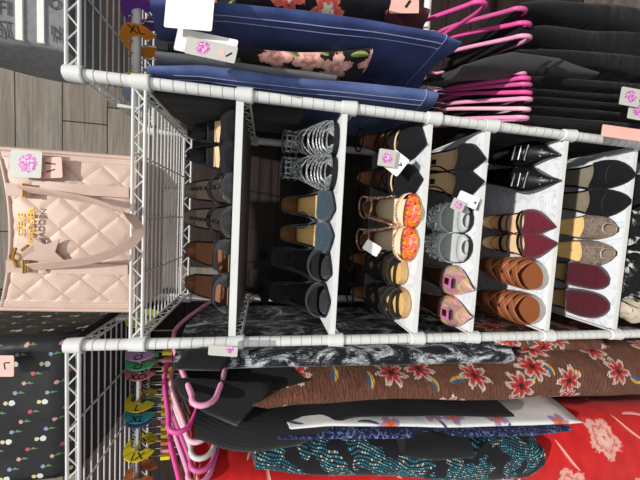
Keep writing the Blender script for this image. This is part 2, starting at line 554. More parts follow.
# ------------------------------------------------------------------ mesh building
class MB:
    def __init__(s):
        s.v, s.f, s.mi, s.uv = [], [], [], {}
        s.cur = 0

    def face(s, idx):
        s.f.append(tuple(idx))
        s.mi.append(s.cur)

    def add(s, pts):
        b = len(s.v)
        s.v += [Vector(p) for p in pts]
        return b

    def box(s, lo, hi):
        x0, y0, z0 = lo
        x1, y1, z1 = hi
        b = s.add([(x0, y0, z0), (x1, y0, z0), (x1, y1, z0), (x0, y1, z0), (x0, y0, z1), (x1, y0, z1), (x1, y1, z1), (x0, y1, z1)])
        for q in ((0, 3, 2, 1), (4, 5, 6, 7), (0, 1, 5, 4), (1, 2, 6, 5), (2, 3, 7, 6), (3, 0, 4, 7)):
            s.face([b + i for i in q])

    def loft(s, rings, closed=True, cap=True):
        n = len(rings[0])
        b = s.add([p for r in rings for p in r])
        for i in range(len(rings) - 1):
            for j in range(n if closed else n - 1):
                k = (j + 1) % n
                s.face((b + i * n + j, b + i * n + k, b + (i + 1) * n + k, b + (i + 1) * n + j))
        if cap and closed:
            s.face([b + j for j in reversed(range(n))])
            s.face([b + (len(rings) - 1) * n + j for j in range(n)])
        return b

    def tube(s, path, r, n=8, closed=False, cap=True):
        P = [Vector(p) for p in path]
        rings = []
        m = len(P)
        up = None
        for i in range(m):
            if closed:
                t = P[(i + 1) % m] - P[i - 1]
            else:
                t = P[min(i + 1, m - 1)] - P[max(i - 1, 0)]
            t.normalize()
            if up is None:
                up = t.orthogonal().normalized()
            up = up - t * up.dot(t)
            if up.length < 1e-5:
                up = t.orthogonal()
            up.normalize()
            q = t.cross(up)
            ri = r[i] if isinstance(r, (list, tuple)) else r
            rings.append([P[i] + (up * math.cos(2 * PI * j / n) + q * math.sin(2 * PI * j / n)) * ri for j in range(n)])
        if closed:
            rings.append(rings[0])
            s.loft(rings, cap=False)
        else:
            s.loft(rings, cap=cap)

    def rod(s, a, b, r, n=6):
        s.tube([a, b], r, n)

    def cone(s, c, r0, r1, z0, z1, n=20):
        s.loft([[(c[0] + r * math.cos(2 * PI * j / n), c[1] + r * math.sin(2 * PI * j / n), z) for j in range(n)] for r, z in ((r0, z0), (r1, z1))])

    def grid(s, pts, uv=None):
        """pts[i][j]; optional uv[i][j]"""
        n = len(pts[0])
        b = s.add([p for r in pts for p in r])
        for i in range(len(pts) - 1):
            for j in range(n - 1):
                s.face((b + i * n + j, b + i * n + j + 1, b + (i + 1) * n + j + 1, b + (i + 1) * n + j))
        if uv:
            for i in range(len(pts)):
                for j in range(n):
                    s.uv[b + i * n + j] = uv[i][j]
        return b

    def ball(s, c, r, n=8, m=6, sc=(1, 1, 1)):
        rings = []
        for i in range(1, m):
            a = PI * i / m
            rings.append([(c[0] + r * sc[0] * math.sin(a) * math.cos(2 * PI * j / n), c[1] + r * sc[1] * math.sin(a) * math.sin(2 * PI * j / n), c[2] - r * sc[2] * math.cos(a)) for j in range(n)])
        s.loft(rings)

    def build(s, name, mats, parent=None, smooth=True, solid=0, mod=None, local=False):
        org = ORG.get(parent.name) if parent else None
        if org is None:
            org = (Vector((0, 0, 0)), Matrix.Identity(3))
        me = bpy.data.meshes.new(name)
        if local:
            vs = [v / 100 for v in s.v]
        else:
            inv = org[1].inverted()
            vs = [inv @ (W(v) - org[0]) for v in s.v]
        me.from_pydata([tuple(v) for v in vs], [], s.f)
        if not isinstance(mats, (list, tuple)):
            mats = [mats]
        for m in mats:
            me.materials.append(m)
        me.polygons.foreach_set('material_index', s.mi)
        if s.uv:
            l = me.uv_layers.new(name='UVMap')
            for lp in me.loops:
                l.data[lp.index].uv = s.uv.get(lp.vertex_index, (0, 0))
        bm = bmesh.new()
        bm.from_mesh(me)
        bmesh.ops.recalc_face_normals(bm, faces=bm.faces)
        bm.to_mesh(me)
        bm.free()
        if smooth:
            me.polygons.foreach_set('use_smooth', [True] * len(me.polygons))
            try:
                me.set_sharp_from_angle(angle=math.radians(50))
            except Exception:
                pass
        me.update()
        o = bpy.data.objects.new(name, me)
        COL.objects.link(o)
        if parent:
            o.parent = parent
            ORG[o.name] = org
        if solid:
            md = o.modifiers.new('thickness', 'SOLIDIFY')
            md.thickness = solid / 100
            md.offset = -1 if solid > 0 else 0
        if mod:
            md = o.modifiers.new('sub', 'SUBSURF')
            md.levels = md.render_levels = mod
        return o


ORG = {}


def tag(o, label, cat, group=None, kind=None):
    o['label'] = label
    o['category'] = cat
    if group:
        o['group'] = group
    if kind:
        o['kind'] = kind
    return o


def thing(name, p, label, cat, group=None, rz=0.0):
    o = bpy.data.objects.new(name, None)
    o.empty_display_size = .03
    COL.objects.link(o)
    w = W(p)
    o.location = w
    o.rotation_euler = (0, 0, rz)
    ORG[o.name] = (w, Matrix.Rotation(rz, 3, 'Z'))
    return tag(o, label, cat, group)


def text_mesh(name, body, size, origin, ax, ay, mat, parent, extrude=.05, bold=0.0, align='CENTER'):
    """lettering as a mesh; origin, ax (reading direction) and ay (letter up) in working cm"""
    cu = bpy.data.curves.new(name, 'FONT')
    cu.body = body
    cu.size = size
    cu.align_x = align
    cu.align_y = 'CENTER'
    cu.extrude = extrude
    cu.offset = bold
    cu.resolution_u = 3
    tmp = bpy.data.objects.new('tmp', cu)
    COL.objects.link(tmp)
    dg = bpy.context.evaluated_depsgraph_get()
    me0 = bpy.data.meshes.new_from_object(tmp.evaluated_get(dg))
    ax = Vector(ax).normalized()
    ay = Vector(ay)
    ay = (ay - ax * ay.dot(ax)).normalized()
    az = ax.cross(ay)
    b = MB()
    b.add([Vector(origin) + ax * v.co.x + ay * v.co.y + az * v.co.z for v in me0.vertices])
    for p in me0.polygons:
        b.face(list(p.vertices))
    bpy.data.objects.remove(tmp)
    bpy.data.meshes.remove(me0)
    return b.build(name, mat, parent, smooth=False)


# ------------------------------------------------------------------ the setting
def struct(o):
    o['kind'] = 'structure'
    return o


b = MB()
b.box((-190, 52, -76), (190, 60, 190))
struct(b.build('wall_back', M['planks'], smooth=False))
for (xx, nm) in ((-152, 'added_wall_left'), (146, 'added_wall_right')):  # unseen side walls, added to cut the ambient light from both sides
    b = MB()
    b.box((xx, -70, -76), (xx + 6, 60, 190))
    struct(b.build(nm, M['planks'], smooth=False))
b = MB()
b.box((-190, -160, -80), (190, 60, -76))
struct(b.build('floor', M['floor'], smooth=False))

pn = NT('dark_boards_and_bay_shade')
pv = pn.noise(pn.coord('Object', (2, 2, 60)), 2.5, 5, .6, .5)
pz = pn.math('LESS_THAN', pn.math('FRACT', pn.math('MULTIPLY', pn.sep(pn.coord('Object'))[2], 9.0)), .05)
M['boards_and_bay_shade'] = pn.done(pn.mix(pz, pn.ramp(pv, [(.3, lin(40, 31, 30)), (.7, lin(64, 51, 47))]), lin(20, 16, 16)), .6, 0, .25)
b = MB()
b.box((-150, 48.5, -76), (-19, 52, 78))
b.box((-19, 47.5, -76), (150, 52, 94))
b.box((47, 47.0, -76), (146, 52, 128))  # added panel, its dark colour stands for shade in the right bay
b.box((-146, 47.0, -76), (-31, 52, 128))  # likewise a panel coloured as the shade behind the left side shelf
struct(b.build('trim_and_bay_shade', M['boards_and_bay_shade'], smooth=False))
# ------------------------------------------------------------------ wire shelving
HW, DP = 28.73, 39.8
unit = thing('wire_shelving_unit', (0, 20, -76), 'white wire shelving unit with grooved posts and marble-lined shoe shelves', 'shelving')
SHZ = {1: 90.4, 2: 69.0, 3: 44.6, 4: 22.3, 5: 5.8, 6: -18.9, 7: -43.3, 8: -66.0}
SIDE_Z = 103.0


def zig(b, p, q, dz, pitch, r):
    """truss: two rods and a zigzag between"""
    p, q = Vector(p), Vector(q)
    up = Vector((0, 0, dz))
    b.rod(p, q, r * 1.25, 8)
    b.rod(p - up, q - up, r * 1.25, 8)
    n = max(2, int(round((q - p).length / pitch)))
    pts = []
    for k in range(n + 1):
        c = p + (q - p) * (k / n)
        pts.append(c - (up if k % 2 else Vector((0, 0, 0))))
    b.tube(pts, r * .75, 6)


for sx in (-1, 1):
    for y in (0, DP):
        b = MB()
        x = sx * HW
        b.cone((x, y), 1.25, 1.25, -75, 103.0, 24)
        b.cone((x, y), 1.3, .7, 103.0, 103.6, 24)
        if y == 0:
            b.cur = 1
            for k in range(-27, 41):
                z = 1.0 + k * 2.54
                b.tube([(x + 1.253 * math.cos(2 * PI * j / 24), y + 1.253 * math.sin(2 * PI * j / 24), z) for j in range(24)], .07, 4, True)
        post = b.build('post', [M['white'], M['groove']], unit)
        zs = [SHZ[k] for k in SHZ] + [SIDE_Z]
        for z in zs:
            c = MB()
            c.cone((x, y), 1.75, 1.55, z - 3.2, z + .1, 24)
            c.build('shelf_collar', M['white'], post)
            c = MB()
            c.tube([(x + 1.62 * math.cos(2 * PI * j / 24), y + 1.62 * math.sin(2 * PI * j / 24), z - 3.4) for j in range(24)], .16, 6, True)
            c.build('collar_ring', M['clip'], post)


def wire_shelf(x0, x1, z, nw, wires=True):
    y0, y1 = 0, DP
    b = MB()
    if wires:
        zig(b, (x0, y0, z), (x1, y0, z), 2.4, 2.75, .3)
        zig(b, (x0, y1, z), (x1, y1, z), 2.4, 2.75, .3)
    else:
        b.rod((x0, y1, z - .3), (x1, y1, z - .3), .35, 8)
    for x in (x0, x1):
        zig(b, (x, y0 + 1, z), (x, y1 - 1, z), 2.4, 2.75, .26)
    if wires:
        for k in range(1, nw):
            y = y0 + (y1 - y0) * k / nw
            b.rod((x0, y, z - .1), (x1, y, z - .1), .2, 6)
        L = x1 - x0
        nb = 3 if L < 70 else 4
        for k in range(1, nb + 1):
            x = x0 + L * k / (nb + 1)
            b.rod((x, y0, z - .5), (x, y1, z - .5), .24, 6)
    return b


wire_shelf(-HW + 1.2, HW - 1.2, SHZ[1], 14).build('wire_shelf', M['white_wire'], unit)
wire_shelf(-HW - 91, -HW - 1.0, SIDE_Z, 13).build('wire_shelf', M['white_wire'], unit)
wire_shelf(HW + 1.0, HW + 91, SIDE_Z, 13).build('wire_shelf', M['white_wire'], unit)
for k in range(2, 9):
    z = SHZ[k]
    sh = wire_shelf(-HW + 1.2, HW - 1.2, z - .35, 10, False).build('wire_shelf', M['white_wire'], unit)
    ln = MB()
    x = HW - 1.75
    ln.box((-x, 0.2, z - .3), (x, DP - .3, z))
    ln.cur = 1
    ln.box((-x, 0.2, z - 1.2), (x, DP - .3, z - .32))
    ln.cur = 0
    ln.box((-x + .3, -.75, z - .35), (x - .3, .3, z + .05))
    ll = ln.build('shelf_liner', [M['marble'], M['board']], sh, smooth=False)
    ln = MB()
    ln.box((-x + .1, -1.0, z - (1.55 if k == 2 else 1.25)), (x - .1, -.55, z + .1))
    ln.build('front_edge_strip', M['white'], ll, smooth=False)
for (xa, xb, z) in ((-HW - 91, -HW, 95.6), (HW, HW + 91, 97.2), (HW + 16, HW + 91, 15.0)):
    b = MB()
    b.tube([(xa, 18, z), (xb, 18, z)], 1.15, 16)
    b.build('hang_rod', M['chrome'] if xa < 0 else M['white'], unit)
for (xx, zz) in ((-HW, 95.6), (HW, 97.2)):
    b = MB()
    b.box((xx - .4, 17, zz - 1.5), (xx + .4, 19, 101.2))
    b.build('rod_bracket', M['white_wire'], unit, smooth=False)
b = MB()
b.box((HW + 15.6, 17, 11), (HW + 16.4, 46, 13.8))
b.build('rod_bracket', M['white_wire'], unit, smooth=False)


# ------------------------------------------------------------------ cards (price and brand tags)
def card(parent, px, py, Y, w, h, deg=0.0, mat='card', logo=None, mark=None, name='price_tag', tilt=0.0, hole=True):
    """a small card facing the shopper; w along reading direction px-x, h along px-y"""
    c = at(px, py, Y)
    a = math.radians(deg)
    ex = (-CU * math.cos(a) - CR * math.sin(a)).normalized()     # image right
    ey = (CU * -math.sin(a) + CR * math.cos(a)).normalized()     # image up
    if tilt:
        nrm = ex.cross(ey)
        ey = (ey * math.cos(tilt) + nrm * math.sin(tilt)).normalized()
    nz = ex.cross(ey).normalized()
    b = MB()
    r = .35
    out = []
    for (sx, sy, a0) in ((1, 1, 0), (-1, 1, 90), (-1, -1, 180), (1, -1, 270)):
        for k in range(4):
            t = math.radians(a0 + 30 * k)
            out.append((sx * (w / 2 - r) + r * math.cos(t), sy * (h / 2 - r) + r * math.sin(t)))
    b.loft([[c + ex * x + ey * y + nz * zz for x, y in out] for zz in (-.05, .05)])
    o = b.build(name, M[mat], parent, smooth=False)
    if logo:
        lx, ly, lr = logo
        g = MB()
        pts = [c + ex * (lx + lr * (1 + .08 * math.cos(9 * t)) * math.cos(t)) + ey * (ly + lr * (1 + .08 * math.cos(9 * t)) * math.sin(t)) for t in [2 * PI * j / 36 for j in range(36)]]
        g.loft([[p + nz * zz for p in pts] for zz in (.05, .08)])
        g.build('printed_rosette', M['logo'], o, smooth=False)
    for mk in (mark or []):
        (mx, my, mw, mh, md, mm) = mk
        g = MB()
        t = math.radians(md)
        ux = ex * math.cos(t) + ey * math.sin(t)
        uy = ey * math.cos(t) - ex * math.sin(t)
        m0 = c + ex * mx + ey * my
        q = [m0 + ux * sx * mw / 2 + uy * sy * mh / 2 for sx, sy in ((1, 1), (-1, 1), (-1, -1), (1, -1))]
        g.loft([[p + nz * zz for p in q] for zz in (.05, .085)])
        g.build('printed_mark', M[mm], o, smooth=False)
    return o


# ------------------------------------------------------------------ shoes
OUT = {
    'point': [(0, .12), (.03, .65), (.08, 1.35), (.15, 2.35), (.25, 3.55), (.35, 4.1), (.45, 3.95), (.6, 3.1), (.75, 2.7), (.85, 2.6), (.91, 2.25), (.955, 1.65), (.985, .95), (1, .2)],
    'almond': [(0, .5), (.02, 1.2), (.06, 2.2), (.13, 3.2), (.22, 4.0), (.33, 4.3), (.45, 4.0), (.6, 3.2), (.75, 2.85), (.85, 2.7), (.91, 2.3), (.955, 1.7), (.985, 1.0), (1, .2)],
    'round': [(0, .8), (.015, 1.7), (.05, 2.8), (.11, 3.7), (.2, 4.3), (.32, 4.45), (.45, 4.1), (.6, 3.3), (.75, 2.95), (.85, 2.8), (.91, 2.4), (.955, 1.75), (.985, 1.05), (1, .2)],
    'sharp': [(0, .1), (.04, .5), (.1, 1.05), (.18, 1.95), (.28, 3.1), (.38, 3.9), (.47, 3.9), (.6, 3.2), (.75, 2.8), (.85, 2.7), (.91, 2.3), (.955, 1.7), (.985, 1.0), (1, .2)],
    'square': [(0, 2.2), (.015, 2.9), (.05, 3.5), (.11, 3.9), (.2, 4.2), (.32, 4.3), (.45, 4.0), (.6, 3.3), (.75, 2.9), (.88, 2.85), (.95, 2.4), (.985, 1.5), (1, .3)],
}


def interp(tab, t):
    if t <= tab[0][0]:
        return tab[0][1]
    for (a, va), (b2, vb) in zip(tab, tab[1:]):
        if t <= b2:
            k = (t - a) / (b2 - a)
            return va + (vb - va) * k
    return tab[-1][1]


def sstep(x):
    x = max(0, min(1, x))
    return x * x * (3 - 2 * x)


class Last:
    """the foot form of one shoe: outline, centre line and rise of the footbed (local cm, toe at y=0)"""

    def __init__(s, shape, L, H, wide, side, spring=.3):
        s.sh, s.L, s.H, s.k, s.side, s.spring = OUT[shape], L, H, wide, side, spring

    def w(s, t):
        return interp(s.sh, t) * s.k

    def c(s, t):
        return s.side * (.55 * math.sin(PI * min(1, t / .5)) - .25 * sstep((t - .4) / .6)) * s.k - s.side * .2

    def z(s, t):
        return s.spring * (1 - sstep(t / .3)) + s.H * sstep((t - .28) / .62)

    def y(s, t):
        return t * s.L


TS = [0, .012, .03, .055, .09, .13, .18, .24, .31, .38, .45, .52, .6, .68, .76, .83, .89, .935, .965, .985, 1]


def slab(l, z0, z1, grow, ts=TS):
    """closed footbed slab following the last"""
    b = MB()
    rings = []
    for t in ts:
        w = max(.1, l.w(t) + grow)
        c = l.c(t)
        y = l.y(t) + (-grow if t == 0 else grow if t == 1 else 0)
        z = l.z(t)
        row = []
        for k in range(9):
            u = -1 + 2 * k / 8
            row.append((c + u * w, y, z + z1))
        for k in range(8, -1, -1):
            u = -1 + 2 * k / 8
            row.append((c + u * w, y, z + z0))
        rings.append(row)
    b.loft(rings)
    return b


def vamp_mb(l, t0, tv, k, h, st, dip=0.0, bow=1.0, n=13, m=14, peep=0.0, hmin=1.0):
    """arched upper from the toe back to the throat line"""
    pts = []
    for i in range(m):
        f = i / (m - 1)
        if not peep:
            f = f ** 1.5
        row = []
        for j in range(n):
            a = PI * j / (n - 1)
            sn, cs = math.sin(a), math.cos(a)
            te = tv + k * abs(cs) ** 1.6
            ts = t0 + peep * sn ** 2.2
            t = ts + (te - ts) * f
            w = l.w(t) * 1.03 + .08
            hh = hmin + (h - hmin) * sstep(t / .42)
            hh *= min(1, .35 + l.w(t) / (2.6 * l.k))
            if not peep and t0 < .02:
                hh *= min(1, (t / .05) ** .6)
            row.append((l.c(t) + w * cs * (abs(cs) ** -.25 if abs(cs) > .05 else 1), l.y(t) - (.25 if f == 0 else 0), l.z(t) + st + hh * sn ** .8 - dip * sn))
        pts.append(row)
    b = MB()
    b.grid(pts)
    return b


def wall_mb(l, ts, h0, hb, st, base=.0, lean=.12, mid=None):
    """side and heel wall from side to side round the heel"""
    tt = [ts + (1 - ts) * sstep(i / 13) ** .8 for i in range(14)]
    pts = []
    seq = [(t, 1) for t in tt] + [(t, -1) for t in reversed(tt[:-1])]
    for (t, sd) in seq:
        f = (t - ts) / (1 - ts)
        h = h0 + (hb - h0) * sstep((f - .45) / .55) ** 2.0
        if mid is not None:
            h = h if f < .05 else min(h, mid + (hb - mid) * sstep((f - .5) / .5)) if f > .05 else h
        w = l.w(t) * 1.03 + .08
        row = []
        for q in range(5):
            g = q / 4
            x = l.c(t) + sd * w * (1 - lean * g * g)
            row.append((x, l.y(t) + (.15 if t == 1 else 0) - lean * 1.5 * g * f, l.z(t) + base + st * .3 + h * g))
        pts.append(row)
    b = MB()
    b.grid(pts)
    return b


def band_mb(l, t, wd, h, st, slant=0.0, a0=0.0, a1=PI, puff=.05, n=15, flat=.8, twist=0.0):
    """a strap over the foot"""
    pts = []
    for i in range(5):
        f = i / 4 - .5
        row = []
        for j in range(n):
            a = a0 + (a1 - a0) * j / (n - 1)
            tt = t + slant * math.cos(a) + f * wd / l.L
            tt = max(0.01, min(.995, tt))
            w = l.w(tt) * 1.03 + .1 + puff
            sn = max(0, math.sin(a))
            row.append((l.c(tt) + w * math.cos(a), l.y(tt), l.z(tt) + st * .4 + h * sn ** flat + puff * (1 - 4 * f * f)))
        pts.append(row)
    b = MB()
    b.grid(pts)
    return b


def heel_mb(l, kind, st):
    b = MB()
    zt = l.z(.93) - st * .2
    n = 14
    rings = []
    if kind == 'wedge':
        ts = [.3, .42, .55, .68, .8, .9, .96, 1]
        for t in ts:
            w = max(.2, l.w(t))
            rings.append([(l.c(t) - w, l.y(t), l.z(t)), (l.c(t) + w, l.y(t), l.z(t)), (l.c(t) + w * .95, l.y(t), 0), (l.c(t) - w * .95, l.y(t), 0)])
        b.loft(rings)
        return b
    spec = {'block': [(1, 1), (.92, .95), (.85, .9), (.85, .88)], 'stiletto': [(1, 1), (.6, .62), (.26, .3), (.2, .22)], 'flat': [(1, 1), (1, 1)],
            'kitten': [(1, 1), (.55, .6), (.32, .36), (.34, .38)]}[kind]
    yc = l.L * .9
    ry = l.L * .1
    for i, (fx, fy) in enumerate(spec):
        g = i / (len(spec) - 1)
        row = []
        for j in range(n):
            a = 2 * PI * j / n
            x = l.c(.9) + 2.5 * l.k * fx * math.cos(a)
            y = yc + ry * .5 * g * (1 - fy) + ry * fy * math.sin(a)
            ztop = l.z(max(0, min(1, y / l.L)))
            row.append((x, y, ztop * (1 - g)))
        rings.append(row)
    b.loft(rings)
    return b


SHOES = {}


def shoe(kind, label, cat, group, pos, heel_px=None, rz=0.0, side=1, shape='point', L=23, H=2, wide=1.0, st=.4, sole='blk_sole', insole='beige_insole',
         vamp=None, wall=None, straps=(), heel=None, spring=.3, extra=None, plat=0, heel_pad=None, toe_pad=None):  # heel_pad: slab that paints shade over the back of the insole
    r = thing(kind, pos, label, cat, group, rz)
    l = Last(shape, L, H, wide, side, spring)
    if plat:
        zf = l.z
        l.z = lambda t: zf(t) + plat
    b = slab(l, -plat if plat else 0, st, .12)
    b.build('sole', M[sole], r, local=True)
    closed = vamp and not vamp.get('peep')
    slab(l, st - .05, st + .1, -.4 if closed else -.12, [.1] + [t for t in TS if t > .1] if closed else TS).build('insole', M[insole], r, local=True)
    if heel_pad:
        slab(l, st + .06, st + .16, -.3, [t for t in TS if t >= heel_pad[0]]).build('heel_pad', M[heel_pad[1]], r, local=True)  # dark slab that paints shade over the back of the insole
    if toe_pad:
        slab(l, st + .06, st + .16, -.2, [t for t in TS if t <= toe_pad[0]]).build('toe_pad', M[toe_pad[1]], r, local=True)
    if vamp:
        v = dict(vamp)
        mt = v.pop('mat')
        vamp_mb(l, st=st, **v).build('vamp', M[mt], r, local=True, solid=.22)
    if wall:
        v = dict(wall)
        mt = v.pop('mat')
        lin_ = v.pop('lin', None)
        o = wall_mb(l, st=st, **v).build('heel_counter', [M[mt]] + ([M[lin_]] if lin_ else []), r, local=True, solid=.2)
        if lin_:
            o.modifiers[0].material_offset = 1
            o.modifiers[0].use_flip_normals = False
    for s_ in straps:
        v = dict(s_)
        mt = v.pop('mat')
        nm = v.pop('name', 'strap')
        band_mb(l, st=st, **v).build(nm, M[mt], r, local=True, solid=.18)
    if heel:
        heel_mb(l, heel[0], st).build('heel', M[heel[1]], r, local=True)
    if extra:
        extra(r, l, st)
    return r


def top_pt(l, t, a, h, st, flat=.8):
    w = l.w(t) * 1.03 + .1
    return Vector((l.c(t) + w * math.cos(a), l.y(t), l.z(t) + st + h * max(0, math.sin(a)) ** flat))


UL = ', the @ of its pair'


def pair(kind, what, cat, toes, z, heels=None, yaw=None, ytoe=None, names=('upper', 'lower'), extra=None, **kw):
    """two shoes side by side; toes are picture points of the toe tips on that shelf"""
    out = []
    for i, (px, py) in enumerate(toes):
        p = atz(px, py, z + 1.4) if ytoe is None else at(px, py, ytoe)
        y = p.y if ytoe is None else ytoe
        y = max(-2.2, min(4.5, y))
        rz = yaw[i] if yaw else 0
        lab = what.replace('@', names[i])
        out.append(shoe(kind, lab, cat, 'pair of shoes: ' + what.replace(UL, ''), (p.x, y, z + .02), rz=math.radians(rz),
                        side=1 if i == 0 else -1, extra=(lambda r, l, st, i=i: extra(r, l, st, i)) if extra else None, **kw))
    return out


UL = ', the @ of its pair'

# ---- shelf 2 (high heels, seen from just below the shelf)
pair('suede_pump', 'black suede pointed pump with beige insole beside the black trousers' + UL, 'shoe', [(232, 126), (232, 157)], SHZ[2], ytoe=1.5, yaw=(-9, -8), shape='almond', L=20, H=9.5, wide=1.0, sole='blk_sole', insole='beige_insole',
     vamp=dict(t0=0, tv=.3, k=.22, h=4.6, mat='blk_suede', hmin=2.0), wall=dict(ts=.62, h0=2.2, hb=6.2, mat='blk_suede'), heel=('stiletto', 'blk_suede'), heel_pad=(.66, 'blk_matte'))  # heel_pad: black slab standing for the shaded back of the insole


def ex_sandal2(r, l, st, i):
    b = MB()
    p0, p1 = top_pt(l, .28, PI / 2, 4.2, st), top_pt(l, .62, PI / 2, 5.0, st)
    for t in [k / 6 for k in range(7)]:
        q = p0.lerp(p1, t)
        b.ball((q.x, q.y, q.z), .55, 8, 6)
    b.build('glitter_bar', M['dk_glitter'], r, local=True)


pair('strappy_heel', 'black strappy high heel with taupe insole, grey toe band' + UL, 'shoe', [(232, 187), (232, 221)], SHZ[2], ytoe=1.5, yaw=(-1, 1), shape='almond', L=21, H=12.5, wide=.96, insole='grey_insole',
     vamp=dict(t0=0, tv=.2, k=.06, h=3.6, mat='blk_nubuck', hmin=2.4), straps=[dict(t=.3, w=0, wd=1.3, h=4.2, mat='dk_glitter') if False else dict(t=.3, wd=1.5, h=4.3, mat='dk_glitter'), dict(t=.45, wd=1.1, h=5.0, mat='blk_matte')],
     wall=dict(ts=.5, h0=.5, hb=3.8, mat='blk_matte', lin='grey_insole'), heel=('stiletto', 'blk_matte'), extra=ex_sandal2)
pair('peep_toe_mule', 'black peep-toe high-heeled mule with brown insole' + UL, 'shoe', [(232, 264), (232, 297)], SHZ[2], ytoe=1.2, yaw=(-4, 4), shape='round', L=21, H=12, wide=1.02, insole='brown_insole',
     vamp=dict(t0=.03, tv=.36, k=.12, h=5.0, mat='blk_nubuck', peep=.17, hmin=3.4), wall=dict(ts=.55, h0=.6, hb=3.6, mat='blk_suede', lin='brown_insole'), heel=('block', 'blk_suede'), toe_pad=(.31, 'beige_insole'))

# ---- shelf 3


def ex_gladiator(r, l, st, i):
    b = MB()
    # cage of metallic cords rising to an ankle cuff
    for t, h in ((.1, 2.6), (.17, 3.2), (.24, 3.9), (.31, 4.6), (.38, 5.3), (.46, 6.0), (.55, 6.6)):
        for sl in (.06, -.06):
            pts = []
            for j in range(13):
                a = PI * j / 12
                tt = t + sl * math.cos(a)
                p = top_pt(l, tt, a, h, st)
                pts.append(p)
            b.tube(pts, .22, 6)
    b.build('caged_cord', M['gun_spark'], r, local=True)
    b = MB()
    for zz, rr in ((3.0, 1.05), (5.0, 1.0), (6.4, .98)):
        pts = [(l.c(.85) + 3.1 * rr * math.cos(2 * PI * j / 18), l.y(.8) + 4.0 * rr * math.sin(2 * PI * j / 18), l.z(.85) + zz + .5 * math.sin(2 * PI * j / 18)) for j in range(18)]
        b.tube(pts, .3, 6, True)
    for j in range(-2, 3):
        a = -PI / 2 + j * .5
        q = [(l.c(.85) + 3.1 * math.cos(a), l.y(.8) + 4.0 * math.sin(a), l.z(.85) + zz) for zz in (2.6, 6.4)]
        b.tube([q[0], q[1]], .26, 6)
    b.build('ankle_cage', M['gun_spark'], r, local=True)


pair('caged_heel', 'grey glitter caged open-toe heel with black sole' + UL, 'shoe', [(337, 140), (337, 172)], SHZ[3], ytoe=.2, yaw=(-10, -8), shape='round', L=19, H=5.5, wide=.98, insole='blk_matte', sole='blk_sole', plat=.8,
     vamp=dict(t0=.0, tv=.1, k=.1, h=2.4, mat='gun_spark', peep=.06, hmin=1.6), wall=dict(ts=.6, h0=1.2, hb=4.5, mat='gun_spark'), heel=('block', 'gun_spark'), extra=ex_gladiator)


def ex_halfcord(r, l, st, i):
    b = MB()
    pts = []
    for k in range(14):
        t = .40 + .42 * k / 13
        sd = -1 if i == 0 else 1
        pts.append((l.c(t) + sd * (l.w(t) * (.97 - .38 * math.sin(PI * k / 13) ** 2)), l.y(t), l.z(t) + st + 2.8 - .6 * k / 13))
    b.tube(pts, .22, 6)
    b.build('side_strap', M['teal_suede'], r, local=True)


pair('suede_flat', 'slate blue suede pointed shoe with tan insole' + UL, 'shoe', [(338, 208), (336, 237)], SHZ[3], ytoe=-.8, yaw=(-4, 3), shape='point', L=22, H=7, wide=1.04, sole='blk_sole', insole='tan_insole',
     vamp=dict(t0=0, tv=.3, k=.08, h=4.2, mat='teal_suede', hmin=1.0), wall=dict(ts=.36, h0=2.6, hb=5.4, mat='teal_suede', lin='umber_insole'), heel=('block', 'teal_suede'), extra=ex_halfcord)


def ex_bow(r, l, st, i):
    b = MB()
    for k in range(9):
        a = -PI * .5 + PI * k / 8
        c0 = Vector((l.c(.95), l.y(.93), l.z(.95) + 7.2))
        d = Vector((math.sin(a) * 3.4, 1.2 * math.cos(a), 1.2 + .8 * math.cos(2 * a)))
        b.loft([[c0 + d * g + Vector((math.cos(q) * rr, math.sin(q) * rr * .6, math.sin(q) * rr)) for q in [2 * PI * j / 8 for j in range(8)]] for g, rr in ((.1, .5), (.6, 1.0), (1.0, .9))])
    b.build('ruffle_bow', M['blk_matte'], r, local=True)
    b = MB()
    for sd in (-1, 1):
        pts = []
        for k in range(9):
            f = k / 8
            row = []
            for q in range(5):
                g = q / 4
                t = .97 - .5 * f
                row.append((l.c(t) + sd * (l.w(t) * 1.02 + .1), l.y(t), l.z(t) + .3 + (7.0 - 3.6 * f) * g * (.6 + .4 * math.cos(f * 2)) * (1 - .25 * math.sin(PI * f))))
            pts.append(row)
        b.grid(pts)
    b.build('side_panel', M['blk_nubuck'], r, local=True, solid=.2)


pair('cutout_bootie', 'black cut-out peep-toe bootie with ruffled back' + UL, 'shoe', [(333, 273), (333, 303)], SHZ[3], ytoe=-.6, yaw=(-5, 7), shape='point', L=21.5, H=8.5, wide=1.12, insole='blk_matte',
     vamp=dict(t0=.0, tv=.12, k=.05, h=3.6, mat='blk_nubuck', hmin=1.6), straps=[dict(t=.3, wd=2.0, h=5.2, mat='blk_nubuck')],
     wall=dict(ts=.45, h0=3.2, hb=7.0, mat='blk_nubuck'), heel=('block', 'blk_matte'), extra=ex_bow)

# ---- shelf 4


def ex_cross(r, l, st, i):
    b = MB()
    for (sl, t, h) in ((.09, .52, 4.6), (-.09, .52, 4.7), (.05, .64, 4.4), (-.06, .66, 4.4)):
        pts = []
        for j in range(13):
            a = PI * j / 12
            pts.append(top_pt(l, t + sl * math.cos(a), a, h, st))
        b.tube(pts, .26, 6)
    zz = l.z(.9) + 7
    b.tube([(l.c(.9) + 3.2 * math.cos(2 * PI * j / 20), l.y(.8) + 4 * math.sin(2 * PI * j / 20), zz) for j in range(20)], .24, 6, True)
    b.build('ankle_strap', M['blk_suede'], r, local=True)


